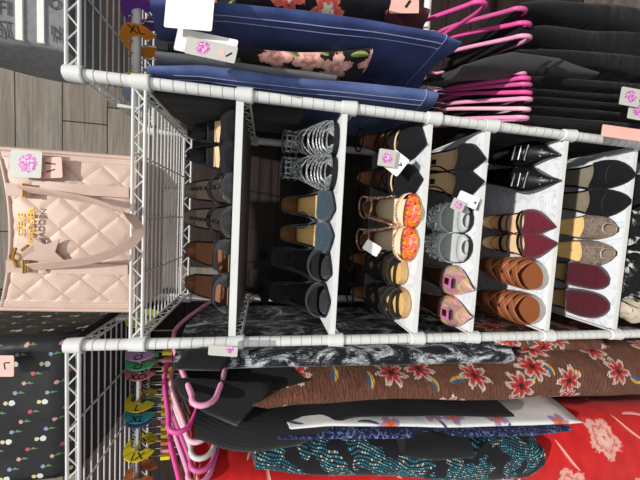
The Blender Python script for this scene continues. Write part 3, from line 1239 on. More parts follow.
S4a = pair('strappy_pump', 'black suede blunt-toed strappy heel beside white swing tags' + UL, 'shoe', [(423, 143), (419, 180)], SHZ[4], yaw=(-14, -6), shape='point', L=21, H=6, wide=1.14, insole='brown_insole',
           vamp=dict(t0=0, tv=.36, k=.1, h=4.2, mat='blk_suede', hmin=1.8), straps=[dict(t=.44, wd=1.4, h=4.8, mat='blk_suede'), dict(t=.4, wd=.5, h=4.6, mat='beige_insole', name='nude_trim')],
           wall=dict(ts=.7, h0=1.5, hb=5.5, mat='blk_suede', lin='brown_insole'), heel=('block', 'blk_suede'), extra=ex_cross)
card(S4a[1], 396, 163, -1.0, 4.6, 5.2, 38, 'card_bright', mark=[(1.2, .2, .9, .35, 30, 'ink'), (1.2, .5, .9, .3, -40, 'ink')])
card(S4a[1], 387, 158, -1.6, 4.3, 4.2, 8, 'card', logo=(0.1, 0, 1.3))


def ex_beads(r, l, st, i):
    b = MB()
    for k in range(15):
        t = .3 + .62 * k / 14
        pass
    for sd in (-1, 1):
        b = MB()
        for k in range(21):
            t = .3 + .62 * k / 20
            b.ball((l.c(t) + sd * (l.w(t) + .1), l.y(t), l.z(t) + st + 1.2 + 2.6 * (k / 20)), .42, 7, 5)
        b.build('bead_trim', M['gems'], r, local=True)
    b = MB()
    zz = l.z(.9) + 6.5
    b.tube([(l.c(.9) + 3.3 * math.cos(2 * PI * j / 20), l.y(.82) + 4.3 * math.sin(2 * PI * j / 20), zz - .1 * j % 3) for j in range(20)], .3, 6, True)
    b.build('ankle_strap', M['gems'], r, local=True)


S4b = pair('flame_print_sandal', 'beaded sandal with pink, yellow and orange toe' + UL, 'shoe', [(418, 214), (415, 243)], SHZ[4], yaw=(-7, 4), shape='round', L=22, H=4, wide=1.06, insole='cream_insole', sole='beige_sole',
           vamp=dict(t0=.0, tv=.18, k=.04, h=3.6, mat='flame', hmin=1.8), straps=[dict(t=.26, wd=1.1, h=4.2, mat='cream_insole'), dict(t=.3, wd=.7, h=4.4, mat='gems')],
           wall=dict(ts=.42, h0=1.2, hb=5.0, mat='gems', lin='dkbrown_insole', mid=1.4), heel=('block', 'beige_sole'), extra=ex_beads)
card(S4b[1], 372, 248, 6, 4.6, 3.0, 32, 'card_bright')


def ex_weave(r, l, st, i):
    b = MB()
    for (sl, t, h) in ((.12, .4, 3.9), (-.12, .4, 4.0), (.1, .55, 4.4), (-.1, .55, 4.4)):
        pts = []
        for j in range(13):
            a = PI * j / 12
            pts.append(top_pt(l, t + sl * math.cos(a), a, h, st))
        b.tube(pts, .65, 6)
    zz = l.z(.9) + 6.5
    b.tube([(l.c(.9) + 3.2 * math.cos(2 * PI * j / 20), l.y(.8) + 4 * math.sin(2 * PI * j / 20), zz) for j in range(20)], .3, 6, True)
    b.build('crossed_strap', M['blk_matte'], r, local=True)


pair('espadrille_sandal', 'black strappy sandal with beige espadrille sole' + UL, 'shoe', [(404, 275), (407, 305)], SHZ[4], yaw=(-6, 6), shape='round', L=22, H=4, wide=1.0, insole='tan_insole', sole='beige_sole', plat=1.6,
     straps=[dict(t=.115, wd=2.4, h=3.0, mat='blk_matte'), dict(t=.27, wd=1.8, h=3.9, mat='blk_matte', slant=.06), dict(t=.29, wd=1.8, h=4.0, mat='blk_matte', slant=-.07)],
     wall=dict(ts=.72, h0=1.0, hb=5.0, mat='blk_matte', lin='brown_insole'), heel=('block', 'beige_sole'), extra=ex_weave)

# ---- shelf 5


def ex_dorsay(r, l, st, i):
    b = MB()
    pts = []
    for k in range(16):
        t = .36 + .5 * k / 15
        sd = -1
        pts.append((l.c(t) + sd * (l.w(t) * (.98 - .5 * math.sin(PI * k / 15) ** 2)), l.y(t), l.z(t) + st + 2.6))
    b.tube(pts, .22, 6)
    b.build('side_strap', M['blk_suede'], r, local=True)
    b = MB()
    b.box((l.c(.8) - .8, l.y(.72), 0), (l.c(.8) + .8, l.y(.79), .1))
    for k in range(len(b.v)):
        v = b.v[k]
        v.z = l.z(v.y / l.L) + st + .12 + (.08 if k >= 4 else 0)
    b.build('insole_label', M['ink'], r, local=True, smooth=False)


S5a = pair('pointed_pump', 'black suede pointed slingback with beige insole on the marble shelf' + UL, 'shoe', [(486, 157), (481, 182)], SHZ[5], yaw=(-7, -5), shape='point', L=22, H=5.5, wide=1.04, insole='beige_insole',
           vamp=dict(t0=0, tv=.31, k=.1, h=4.0, mat='blk_suede', hmin=.9), wall=dict(ts=.42, h0=1.6, hb=5, mat='blk_suede', lin='beige_insole', mid=.8), heel=('kitten', 'blk_suede'), extra=ex_dorsay)
card(S5a[1], 468, 200, -1.5, 5.6, 3.2, 24, 'card_bright', mark=[(2.0, .1, .8, .25, 45, 'ink'), (2.0, .1, .8, .25, -45, 'ink')])
card(S5a[1], 458, 205, -2.0, 3.4, 2.9, 24, 'card', logo=(0.1, 0, 1.0))


def ex_crystal(r, l, st, i):
    b = MB()
    rnd = random.Random(3 + i)
    for k in range(60):
        a = PI * (.12 + .76 * rnd.random())
        t = .33 + .17 * rnd.random()
        p = top_pt(l, t, a, 5.6, st)
        b.ball(p, .3 + .3 * rnd.random(), 5, 4)
    b.build('crystal_cluster', M['crystal'], r, local=True)


pair('embellished_mule', 'silver peep-toe mule with crystal-covered instep' + UL, 'shoe', [(470, 220), (469, 248)], SHZ[5], yaw=(-2, 2), shape='round', L=22, H=5, wide=.98, insole='silver_fab', sole='blk_sole', plat=.8,
     vamp=dict(t0=.02, tv=.5, k=.04, h=5.4, mat='silver_fab', peep=.0, hmin=1.6) if False else None,
     straps=[dict(t=.07, wd=2.2, h=2.2, mat='silver_fab', name='toe_band'), dict(t=.42, wd=6.0, h=5.3, mat='silver_fab', name='instep_band')],
     wall=None, heel=('block', 'blk_sole'), extra=ex_crystal)


def ex_jewel(r, l, st, i):
    b = MB()
    p = top_pt(l, .29, PI / 2, 3.5, st)
    out = [(-1.6, -1.9), (1.6, -1.9), (1.6, 1.9), (-1.6, 1.9)]
    b.loft([[(p.x + x * k, p.y + y * k, p.z + zz + (-.12 * (y * k))*-.6) for x, y in out] for k, zz in ((1, 0), (1, .5), (.62, .5), (.62, .2))])
    o = b.build('square_buckle', plainp, r, local=True, smooth=False)
    b = MB()
    b.loft([[(p.x + x * k, p.y + y * k, p.z + zz + .12 * y * k * .6) for x, y in out] for k, zz in ((.58, .1), (.58, .35), (.4, .45))])
    b.build('gold_jewel', M['gold'], o, local=True, smooth=False)
    b = MB()
    for s_ in (-1, 1):
        b.loft([[(p.x + x, p.y + s_ * 2.5 + y, p.z + zz - .1 * s_) for x, y in ((-1.5, -.35), (1.5, -.35), (1.2, .35), (-1.2, .35))] for zz in (0, .25)])
    b.build('dark_bar', M['ink'], r, local=True, smooth=False)


plainp = plain('orchid_foil', (226, 132, 196), .3, .3, bump=0)
pair('iridescent_flat', 'iridescent pink and yellow pointed flat with square buckle' + UL, 'shoe', [(471, 289), (469, 318)], SHZ[5], yaw=(-3, 3), shape='point', L=23, H=1.2, wide=1.04, insole='dkbrown_insole',
     vamp=dict(t0=0, tv=.42, k=.03, h=4.0, mat='iri', hmin=.9), wall=dict(ts=.5, h0=2.0, hb=4.5, mat='iri', lin='dkbrown_insole'), heel=('flat', 'blk_sole'), extra=ex_jewel)

# ---- shelf 6


def ex_studs(r, l, st, i):
    b = MB()
    for k in range(8):
        t = .05 + .06 * k
        for a in ((.35, .65) if k > 1 else (.5,)):
            p = top_pt(l, t, PI * a, 1.2 + 3.0 * sstep(t / .42), st)
            b.ball((p.x, p.y, p.z + .25), .3, 7, 5)
    b.build('stud', M['chrome'], r, local=True)
    b = MB()
    p = top_pt(l, .36, PI * .5, 4.6, st)
    o_ = [(-2.1, -1.9), (2.1, -1.9), (2.1, 1.9), (-2.1, 1.9)]
    b.tube([(p.x + x, p.y + y, p.z + .75 + .22 * y - .1 * abs(x)) for x, y in o_], .34, 8, True)
    b.rod((p.x - 2.0, p.y, p.z + .6), (p.x + 2.0, p.y, p.z + .6), .22)
    b.build('buckle', M['chrome'], r, local=True)


pair('buckled_shoe', 'black studded leather pointed shoe with silver buckle' + UL, 'shoe', [(558, 154), (558, 181)], SHZ[6], yaw=(-10, -9), shape='sharp', L=24, H=1.8, wide=.98, insole='blk_matte', sole='blk_sole',
     vamp=dict(t0=0, tv=.52, k=.05, h=5.2, mat='blk_leather', hmin=1.1), wall=dict(ts=.5, h0=4, hb=5.5, mat='blk_leather'), straps=[dict(t=.37, wd=2.4, h=4.95, mat='blk_leather')], heel=('flat', 'blk_sole'), extra=ex_studs)


def ex_lace(r, l, st, i):
    b = MB()
    for (tt, sl) in ((.62, .0), (.74, .0)):
        pts = []
        for j in range(13):
            a = PI * j / 12
            pts.append(top_pt(l, tt + sl * math.cos(a), a, 2.2, st))
        b.tube(pts, .22, 6)
    b.build('thin_strap', M['wine'], r, local=True)


pair('strappy_flat', 'burgundy suede pointed flat with black patent straps' + UL, 'shoe', [(553, 226), (555, 244)], SHZ[6], yaw=(-3, 5), shape='point', L=23, H=1.5, wide=1.04, insole='beige_insole',
     vamp=dict(t0=0, tv=.32, k=.1, h=3.6, mat='burg', hmin=.9), wall=dict(ts=.38, h0=1.4, hb=4.0, mat='burg', lin='beige_insole', mid=1.2),
     straps=[dict(t=.4, wd=.9, h=4.0, mat='patent', slant=.03), dict(t=.7, wd=.9, h=3.0, mat='patent')], heel=('flat', 'blk_sole'), extra=ex_lace)


def ex_woven(r, l, st, i):
    for k in range(4):
        t = .26 + .105 * k
        for sl in (.085, -.085):
            band_mb(l, t, 2.1, 4.3 + .45 * k + (.12 if sl > 0 else 0) + (.1 if k % 2 else 0), st, sl).build('woven_band', M['brown_lth'], r, local=True, solid=.16)


pair('woven_sandal', 'brown woven leather sandal with pale grey sole' + UL, 'shoe', [(545, 280), (542, 311)], SHZ[6], yaw=(-4, 6), shape='round', L=24, H=2.5, wide=1.06, insole='brown_lth', sole='grey_sole', plat=1.2,
     vamp=None, straps=[], wall=None, heel=('block', 'grey_sole'), extra=ex_woven)

# ---- shelf 7


def ex_cap(r, l, st, i):
    b = MB()
    pts = []
    for j in range(13):
        a = PI * (.12 + .76 * j / 12)
        pts.append(top_pt(l, .16 + .05 * math.sin(a), a, 3.2, st) + Vector((0, 0, .1)))
    b.tube(pts, .16, 6)
    b.build('toe_seam', M['blk_sole'], r, local=True)


pair('toe_cap_flat', 'black suede round-toe flat with champagne insole' + UL, 'shoe', [(632, 174), (628, 202)], SHZ[7], yaw=(-5, -3), shape='almond', L=24, H=1.5, wide=1.02, insole='silver_insole',
     vamp=dict(t0=0, tv=.34, k=.1, h=4.2, mat='blk_suede', hmin=2.0), wall=dict(ts=.5, h0=1.8, hb=4.5, mat='blk_suede', lin='blk_matte', mid=1.6), heel=('flat', 'blk_sole'), extra=ex_cap)
pair('peep_toe_pump', 'pewter glitter peep-toe pump with tan insole' + UL, 'shoe', [(616, 229), (614, 254)], SHZ[7], yaw=(-2, 2), shape='almond', L=22, H=4, wide=.94, insole='tan_insole',
     vamp=dict(t0=.01, tv=.31, k=.1, h=4.2, mat='pewter', peep=.1, hmin=2.2), wall=dict(ts=.42, h0=1.8, hb=4.5, mat='pewter', lin='tan_insole', mid=1.4), heel=('block', 'blk_sole'), toe_pad=(.2, 'grey_insole'))
pair('round_toe_flat', 'plain burgundy round-toe flat with tan insole' + UL, 'shoe', [(607, 281), (607, 307)], SHZ[7], yaw=(-3, 5), shape='round', L=24, H=2.5, wide=.98, insole='tan_insole',
     vamp=dict(t0=0, tv=.39, k=.08, h=4.6, mat='wine', hmin=2.2), wall=dict(ts=.5, h0=1.6, hb=4.2, mat='wine', lin='dkbrown_insole', mid=1.5), heel=('block', 'blk_sole'))


# ------------------------------------------------------------------ garments
def garment(name, label, cat, rows, Yf, Yb, mat, neck=None, xback=None, wback=3.0, fold=.6, seed=0, group=None, slope=.30, expo=.7, extra=None, hem=True, nz=40, wave=1.2, ymid=18, parts=None, bulge=0.0):
    """a hung garment: rows are picture rows (v, inner edge, outer edge) of its front edge at depth Yf"""
    prof = []
    for (v, yi, yo) in rows:
        a, c = at(v, yi, Yf), at(v, yo, Yf)
        prof.append(((a.z + c.z) / 2, a.x, c.x))
    prof.sort()
    zb, zt = prof[0][0], prof[-1][0]
    zx = [(p[0], p[1]) for p in prof]
    zy = [(p[0], p[2]) for p in prof]
    zneck = neck if neck is not None else zt + 4
    xc0 = sum((p[1] + p[2]) / 2 for p in prof) / len(prof)
    xb = xback if xback is not None else xc0
    n = 72
    ym, hy = (Yf + Yb) / 2, (Yb - Yf) / 2
    r0 = at(rows[0][0], rows[0][1], Yf)
    root = thing(name, (xc0, ym, zb), label, cat, group)
    pts, uvs = [], []
    for i in range(nz + 1):
        f = i / nz
        row, ur = [], []
        per = 0
        last = None
        for j in range(n + 1):
            a = 2 * PI * j / n + PI / 2          # start at the back
            cs, sn = math.cos(a), math.sin(a)
            py = math.copysign(abs(sn) ** .95, sn)
            pxx = math.copysign(abs(cs) ** expo, cs)
            y = ym + hy * py
            g = (y - Yf) / (Yb - Yf)
            d = abs(y - ymid)
            top = zneck - slope * d if not neck else zt + (zneck - zt) * max(0, 1 - abs(y - ymid) / max(1, (ymid - Yf)))
            z = zb + (top - zb) * f
            xi, xo = interp(zx, min(z, zt)), interp(zy, min(z, zt))
            xcf, wf = (xi + xo) / 2, abs(xi - xo) / 2
            # back half keeps to the line of its own hanger
            xc = xcf + (xb + (xcf - xc0) * .5 - xcf) * sstep(g)
            w = wf + (wback - wf) * sstep(g * 1.3)
            w *= 1 - .2 * sstep((f - .85) / .15)
            nv = mnoise.noise(Vector((y * .11 + seed * 7.3, z * .02, seed + cs * .4)))
            nv2 = mnoise.noise(Vector((y * .22 + seed * 3.1, z * .05, seed + 9 + cs * .4)))
            amp = fold * (.35 + .65 * (1 - f))
            x = xc + w * pxx + amp * (nv * 2.2 + nv2 * 1.0)
            y2 = y + fold * .8 * mnoise.noise(Vector((z * .06 + seed, cs * 2, 4.0)))
            if i == 0:
                z += wave * mnoise.noise(Vector((y * .1, seed * 2.0, 1)))
            p = Vector((x, y2, z))
            if last is not None:
                per += (Vector((p.x - last.x, p.y - last.y, 0))).length
            last = p
            row.append(p)
            ur.append((per / 10, z / 10))
        pts.append(row)
        uvs.append(ur)
    b = MB()
    base = b.grid(pts, uvs)
    b.face([base + j for j in range(n)])
    b.face([base + nz * (n + 1) + j for j in reversed(range(n))])
    body = b.build('cloth_body', mat, root)
    if extra:
        extra(root, pts)
    return root, pts


def stitch_line(root, pts, js, mat, r=.1, i0=2, i1=38, name='stitching'):
    b = MB()
    n = len(pts[0]) - 1
    for j in js:
        line = []
        for i in range(i0, i1):
            p = pts[i][j]
            q = pts[i][(j + 1) % n]
            o = pts[i][(j - 1) % n]
            tdir = (q - o)
            nr = Vector((-tdir.y, tdir.x, 0)).normalized()
            c = sum(pts[i][:-1], Vector()) / n
            if nr.dot(p - c) < 0:
                nr = -nr
            line.append(p + nr * .12)
        b.tube(line, r, 5)
    b.build(name, mat, root)


# left bay (the lower half of the sideways photo)
RACK_L = 'clothes hanging on the left rail'
L1, _p = garment('brushstroke_dress', 'black and white brushstroke print dress hanging next to the shelving post', 'dress', [(172, 356, 376), (190, 352, 379), (260, 347, 378), (340, 345, 374), (400, 345, 373), (470, 344, 373), (514, 344, 372)], -2, 38, M['paisley'], neck=83, xback=-31.6, wback=1.6, fold=.55, seed=1, group=RACK_L)
card(L1, 223, 351, -6, 6.4, 2.2, 4, 'card', logo=(1.5, .4, 0.8))
L2, _p = garment('black_blouse', 'plain black blouse with a wide flared lapel beside the brushstroke dress', 'blouse', [(178, 380, 398), (215, 380, 402), (270, 377, 398), (318, 374, 386), (334, 374, 382)], -3, 37, M['blk_cloth'], neck=81, xback=-34, wback=1.2, fold=.4, seed=2, group=RACK_L)
# flared lapel
b = MB()
pts = []
A0, A1, A2, A3 = at(174, 378, -3.0), at(272, 382, -3.6), at(180, 397, -4), at(234, 429, -5.5)
for i in range(9):
    f = i / 8
    p, q = A0.lerp(A1, f), A2.lerp(A3, min(1, f * 1.05))
    if f > .6:
        q = A3.lerp(A1 + Vector((-.6, -2.0, 0)), (f - .6) / .4)
    row = []
    for j in range(7):
        g = j / 6
        r_ = p.lerp(q, g)
        r_ = r_ + Vector((0, -.8 * math.sin(PI * g) + .4 * math.sin(f * 7 + g * 2), 0))
        row.append(r_)
    pts.append(row)
b.grid(pts)
b.build('flared_lapel', M['blk_cloth'], L2, solid=.25)
b = MB()
pts = []
A0, A1, A2, A3 = at(186, 349, -2.6), at(236, 347, -2.8), at(172, 370, -4.0), at(222, 371, -4.0)
for i in range(9):
    f = i / 8
    pts.append([A0.lerp(A1, f).lerp(A2.lerp(A3, f), j / 6) + Vector((0, -1.2 * math.sin(PI * j / 6) * (1 - f * .5), 0)) for j in range(7)])
b.grid(pts)
b.build('collar', M['blk_cloth'], L2, solid=.25)
L3, _p = garment('brown_floral_dress', 'brown crepe dress with red and white flowers, pointed shoulder', 'dress', [(254, 401, 411), (268, 392, 420), (300, 382, 416), (360, 376, 413), (440, 376, 411), (515, 368, 412), (560, 352, 412), (640, 350, 411), (700, 346, 412)], -6, 35, M['brown_floral'], neck=72, xback=-38, wback=4.0, fold=.7, seed=3, group=RACK_L)
L3b, _p = garment('brown_floral_skirt', 'brown floral skirt bunched behind the left post by the lowest shoes', 'skirt', [(505, 334, 352), (560, 338, 356), (606, 338, 356)], -1.0, 36, M['brown_floral'], neck=6, xback=-31.3, wback=1.4, fold=.3, seed=13, group=RACK_L)
L4, _p = garment('black_ribbed_top', 'black ribbed knit top with a wide sleeve hanging below the pointed brown shoulder', 'top', [(194, 408, 460), (225, 405, 474), (262, 408, 474), (300, 413, 464), (335, 414, 436), (350, 414, 424), (440, 411, 421), (514, 411, 421)], -5, 36, M['blk_rib'], neck=78, xback=-44, wback=1.2, fold=.5, seed=4, group=RACK_L)
L5, _p = garment('white_floral_top', 'white blouse printed with red and lilac flowers showing as a thin strip', 'blouse', [(292, 424, 434), (330, 419, 431), (440, 421, 432), (530, 418, 431), (574, 416, 428), (583, 420, 424)], -5.5, 36, M['white_floral'], neck=68, xback=-47, wback=1.0, fold=.3, seed=5, group=RACK_L, slope=.2)
L6, _p = garment('navy_print_top', 'navy blue top with pale blue print showing beside the white blouse', 'top', [(278, 434, 445), (330, 432, 444), (440, 432, 442), (540, 429, 438), (572, 425, 434)], -5.7, 36, M['navy'], neck=66, xback=-50, wback=1.0, fold=.4, seed=6, group=RACK_L)
L7, _p = garment('teal_dash_dress', 'black dress with rows of teal dashes', 'dress', [(256, 446, 486), (300, 443, 492), (380, 441, 496), (480, 438, 498), (535, 436, 494), (546, 438, 480)], -6, 36, M['teal_dash'], neck=66, xback=-54, wback=2.2, fold=.9, seed=7, group=RACK_L)
L7b, _p = garment('black_cardigan', 'plain black knit with a rounded hem between the teal dashes', 'cardigan', [(405, 444, 462), (440, 441, 466), (474, 446, 462)], -8, -1, M['blk_cloth'], fold=.1, seed=17, group=RACK_L, neck=25, ymid=-6, wave=.2)
L8, _p = garment('red_floral_dress', 'bright red dress with large white flowers', 'dress', [(198, 474, 512), (225, 466, 520), (300, 470, 530), (440, 462, 540), (530, 435, 540), (580, 415, 545), (640, 408, 550), (700, 404, 550)], -4, 36, M['red_floral'], neck=82, xback=-60, wback=4, fold=.6, seed=8, group=RACK_L)

# right bay (the top of the sideways photo)
RACK_R = 'clothes hanging on the upper right rail'
R0, _p = garment('black_trousers', 'black pinstripe trousers hanging next to the right post', 'trousers', [(140, 92, 78), (180, 96, 80), (235, 102, 86), (296, 110, 96), (306, 110, 100)], 1, 37, M['blk_trouser'], xback=31.6, wback=1.4, fold=.35, seed=21, group=RACK_R, neck=90)


def jeans_extra(js, hemj=None):
    def fn(root, pts):
        stitch_line(root, pts, js, M['thread'])
        b = MB()
        n = len(pts[0]) - 1
        for i in (2,):
            line = [pts[i][j] + (pts[i][j] - sum(pts[i][:-1], Vector()) / n).normalized() * .15 for j in range(n)]
            b.tube(line, .12, 5, True)
        b.build('hem_stitching', M['thread'], root)
    return fn


R1, _p = garment('blue_jeans', 'mid blue jeans with pale seam stitching, nearest the right post', 'jeans', [(147, 77, 57), (200, 78, 57), (250, 86, 63), (300, 92, 72), (380, 100, 79), (425, 104, 82), (439, 103, 86)], -1, 37, M['denim'], xback=34, wback=1.6, fold=.5, seed=22, group=RACK_R, neck=90, extra=jeans_extra([30, 32]))
R2, _p = garment('grey_jeans', 'faded grey jeans showing as a strip between blue denim and black floral', 'jeans', [(155, 62, 43), (200, 66, 50), (250, 72, 58), (320, 82, 67), (336, 82, 70)], -1.5, 37, M['denim_grey'], xback=37.5, wback=1.2, fold=.4, seed=23, group=RACK_R, neck=90)
R3, _p = garment('black_rose_skirt', 'black skirt printed with pink roses', 'skirt', [(168, 50, 33), (230, 58, 40), (300, 66, 42), (350, 70, 40), (373, 64, 40)], -2.5, 37, M['black_floral'], xback=41, wback=1.4, fold=.5, seed=24, group=RACK_R, neck=90)
card(R3, 206, 45, -8, 12.0, 4.4, 12, 'card_bright', logo=None)
card(R3, 211, 50, -9, 10.0, 3.3, 12, 'card', logo=(-1.6, .1, 1.3), mark=[(3.6, -.2, 1.4, .35, 40, 'ink'), (2.2, -.1, .9, 1.5, 0, 'pale_pink')])
R4, _p = garment('wide_leg_jeans', 'dark blue wide-leg jeans with a broad stitched hem', 'jeans', [(150, 14, -14), (230, 18, -8), (300, 26, -2), (380, 36, 10), (440, 46, 24), (459, 50, 34)], -6, 38, M['denim_dk'], xback=42.5, wback=1.6, fold=.6, seed=25, group=RACK_R, neck=90, wave=2.5, extra=jeans_extra([30, 32]))
card(R4, 190, 4, -9.5, 9.0, 9.5, 5, 'card_bright')
R5, _p = garment('bright_floral_top', 'black top printed with bright red, white and yellow flowers', 'top', [(240, 6, -25), (300, 10, -22), (385, 16, -14), (390, 16, -14)], -3, 37, M['bright_floral'], xback=50, wback=2, fold=.5, seed=26, group=RACK_R, neck=90)
R6, _p = garment('burgundy_skirt', 'dark burgundy skirt tucked behind the bright floral top', 'skirt', [(300, 4, -12), (380, 14, -6), (424, 22, 0), (431, 22, 4)], 4, 36, plain('dark_rose_cloth', (96, 52, 60), .85), xback=54, wback=1.5, fold=.4, seed=27, group=RACK_R, neck=88)
card(R6, 404, 5, 2.5, 7.5, 4.2, 0, 'pale_pink', mark=[(1, 0.2, 2.2, .7, 55, 'ink')])

RACK_LOW = 'clothes hanging on the lower right rail'
low = [(128, 118, 'nearest the white post'), (118, 109, 'second from the white post'), (109, 100, 'third from the white post'), (100, 91, 'fourth from the white post'), (91, 77, 'fifth from the white post')]
for i, (ya, yo, w_) in enumerate(low):
    d = 3 + i
    g_, _p = garment('black_pants', 'black hanging pants, %s, folded over a pink hanger' % w_, 'pants', [(528, ya - 8, yo - 6), (545, ya - 6, yo - 6), (600, ya, yo - 2), (650, ya + 4, yo + 2), (700, ya + 6, yo + 4)], -3 - .3 * i, 34, M['blk_pant'], wback=1.1, fold=.4, seed=31 + i, group=RACK_LOW, neck=-3.9, xback=35 + 3.2 * i)
    if i in (2, 3):
        card(g_, (638, 630)[i - 2], (111, 97)[i - 2], -8.5, 5.0, 4.6, 10, 'card', logo=(.1, .1, 1.5))
    if i == 0:
        card(g_, 622, 133, -5.5, 11, 3.2, 8, 'pale_pink')
g_, _p = garment('grey_leggings', 'dark grey leggings with two black side stripes over a pink hanger', 'leggings', [(462, 70, 62), (490, 72, 50), (515, 73, 42), (560, 76, 48), (598, 76, 68)], -6, 20, M['grey_jersey'], fold=.3, seed=41, group=RACK_LOW, neck=14, wback=1.0, ymid=8, xback=47)
b = MB()
for (p0, p1) in (((537, 71), (549, 60)), ((548, 71), (561, 60))):
    a, c = at(p0[0], p0[1], -8.2), at(p1[0], p1[1], -8.2)
    b.loft([[a, a + Vector((0, 0, -1.0)), c + Vector((0, 0, -1.0)), c], [p + Vector((0, 1.5, 0)) for p in (a, a + Vector((0, 0, -1.0)), c + Vector((0, 0, -1.0)), c)]])
b.build('black_stripe', M['ink'], g_, smooth=False)
for i, (ya, yo, w_) in enumerate([(62, 40, 'the grey leggings'), (42, 16, 'the loosely draped pants'), (20, -10, 'the hot pink hangers at the top edge')]):
    g_, _p = garment('black_pants', 'black draped pants hanging behind %s' % w_, 'pants', [(520, ya - 4, yo + 2), (545, ya, yo - 2), (600, ya + 14, yo), (650, ya + 22, yo + 6), (700, ya + 24, yo + 8)], -2 - i, 34, M['blk_pant'], wback=2.2, fold=1.1, seed=51 + i, group=RACK_LOW, neck=-1.2, xback=56 + 5 * i)


# ------------------------------------------------------------------ hangers
def hanger(label, rod, X, yaw, mat, group, zdrop=11.0, half=20, drop=8.0, hook=True, kind='clothes_hanger', th=.62, loop=2.6, roll=0.0, loopend=True):
    """a plastic hanger on a rail: hook, two sloping arms, rounded ends and a lower bar"""
    r = thing(kind, (X, 18, rod - zdrop), label, 'hanger', group, math.radians(yaw))
    b = MB()
    P = []
    for k in range(13):
        f = k / 12
        P.append((0, -half * f, -drop * f ** 1.15 + 1.2 * math.sin(PI * f) * (1 - f)))
    ex = P[-1]
    for k in range(1, 9):
        a = PI * k / 8
        P.append((0, ex[1] - loop * math.sin(a) * 1.1, ex[2] - loop * (1 - math.cos(a))))
    lowz = P[-1][2]
    if loopend:
        P.append((0, ex[1] + 4, lowz - .5))
        P.append((0, -half * .3, lowz - .8))
    full = [(x, -y, z) for x, y, z in reversed(P)] + P[1:]
    if loopend:
        b.tube(full, th, 8, closed=True)
    else:
        b.tube(full, th, 8)
    b.build('hanger_body', mat, r, local=True)
    if hook:
        h = MB()
        pts = [(0, 0, 0), (0, 0, zdrop - 5.2)]
        R_ = 1.7
        for k in range(0, 13):
            a = math.radians(-80 + 250 * k / 12)
            pts.append((0, R_ * math.cos(a) * 1.0, zdrop - .1 + R_ * math.sin(a)))
        h.tube(pts, .17, 6)
        h.build('hook', M['chrome'], r, local=True)
    return r


HG_L = 'hangers on the left rail'
HL = [(-32.5, 12, 'light pink', 'hanging inside the black lapel', 9.5, 10.5), (-41.5, 15, 'hot pink', 'with its rounded end nearest the size dividers', 8.0, 6.0), (-44.5, 14, 'blush', 'showing behind the black ribbed top', 9, 9),
      (-48.5, 14, 'pale grey', 'lying between the pink ones', 9.5, 9.5), (-51.5, 14, 'rose', 'just below the pale grey one', 9.5, 9.5), (-55, 12, 'light pink', 'at the edge of the red dress', 9.5, 9.0), (-58.5, 12, 'hot pink', 'nearest the bottom edge of the photo', 9, 8)]
for (x, yw, c, w_, zd, dr) in HL:
    hanger('%s plastic clothes hanger %s' % (c, w_), 95.6, x, yw * -1, PINKS[c], HG_L, zd, 25 if x > -35 else 20, dr)
# slim wire hangers whose hooks crowd the rail
for i in range(16):
    x = -36.5 - 2.25 * i
    r = thing('wire_hanger', (x, 18, 84), 'thin metal hanger with a chrome hook crowding the left rail', 'hanger', 'metal hangers crowding the left rail', math.radians(-6 + (i * 37 % 9)))
    h = MB()
    pts = [(0, 0, 0), (0, 0, 6.2)]
    for k in range(0, 13):
        a = math.radians(-80 + 250 * k / 12)
        pts.append((0, 1.7 * math.cos(a), 11.5 + 1.7 * math.sin(a)))
    h.tube(pts, .2, 6)
    h.build('hook', M['chrome'], r, local=True)
    h = MB()
    h.tube([(0, 17, -7), (0, 8, -2.6), (0, 0, 0), (0, -8, -2.6), (0, -15, -6)], .22, 6)
    h.build('shoulder_wire', M['chrome'], r, local=True)
    b = MB()
    b.box((-.5, -1.2, 2.4), (.5, .3, 5.0))
    b.build('size_clip', DISC[['yellow', 'yellow', 'pink', 'yellow', 'yellow', 'rust', 'pink', 'yellow'][i % 8]], r, local=True, smooth=False)
for i in range(7):
    x = 32.5 + 3.2 * i
    r = thing('trouser_hanger', (x, 18, 87), 'black clip hanger with a chrome hook on the upper right rail', 'hanger', 'clip hangers on the upper right rail', math.radians(4 - (i * 31 % 9)))
    h = MB()
    pts = [(0, 0, 0), (0, 0, 6)]
    for k in range(0, 13):
        a = math.radians(-80 + 250 * k / 12)
        pts.append((0, 1.7 * math.cos(a), 10.2 + 1.7 * math.sin(a)))
    h.tube(pts, .2, 6)
    h.build('hook', M['chrome'], r, local=True)
    h = MB()
    h.tube([(0, 16, -1.2), (0, 6, .1), (0, 0, .4), (0, -6, .1), (0, -16, -1.2)], .45, 8)
    for s_ in (-1, 1):
        h.box((-.9, s_ * 15 - 1.5, -4.2), (.9, s_ * 15 + 1.5, -.4))
    h.build('clip_bar', M['blk_sole'], r, local=True, smooth=False)

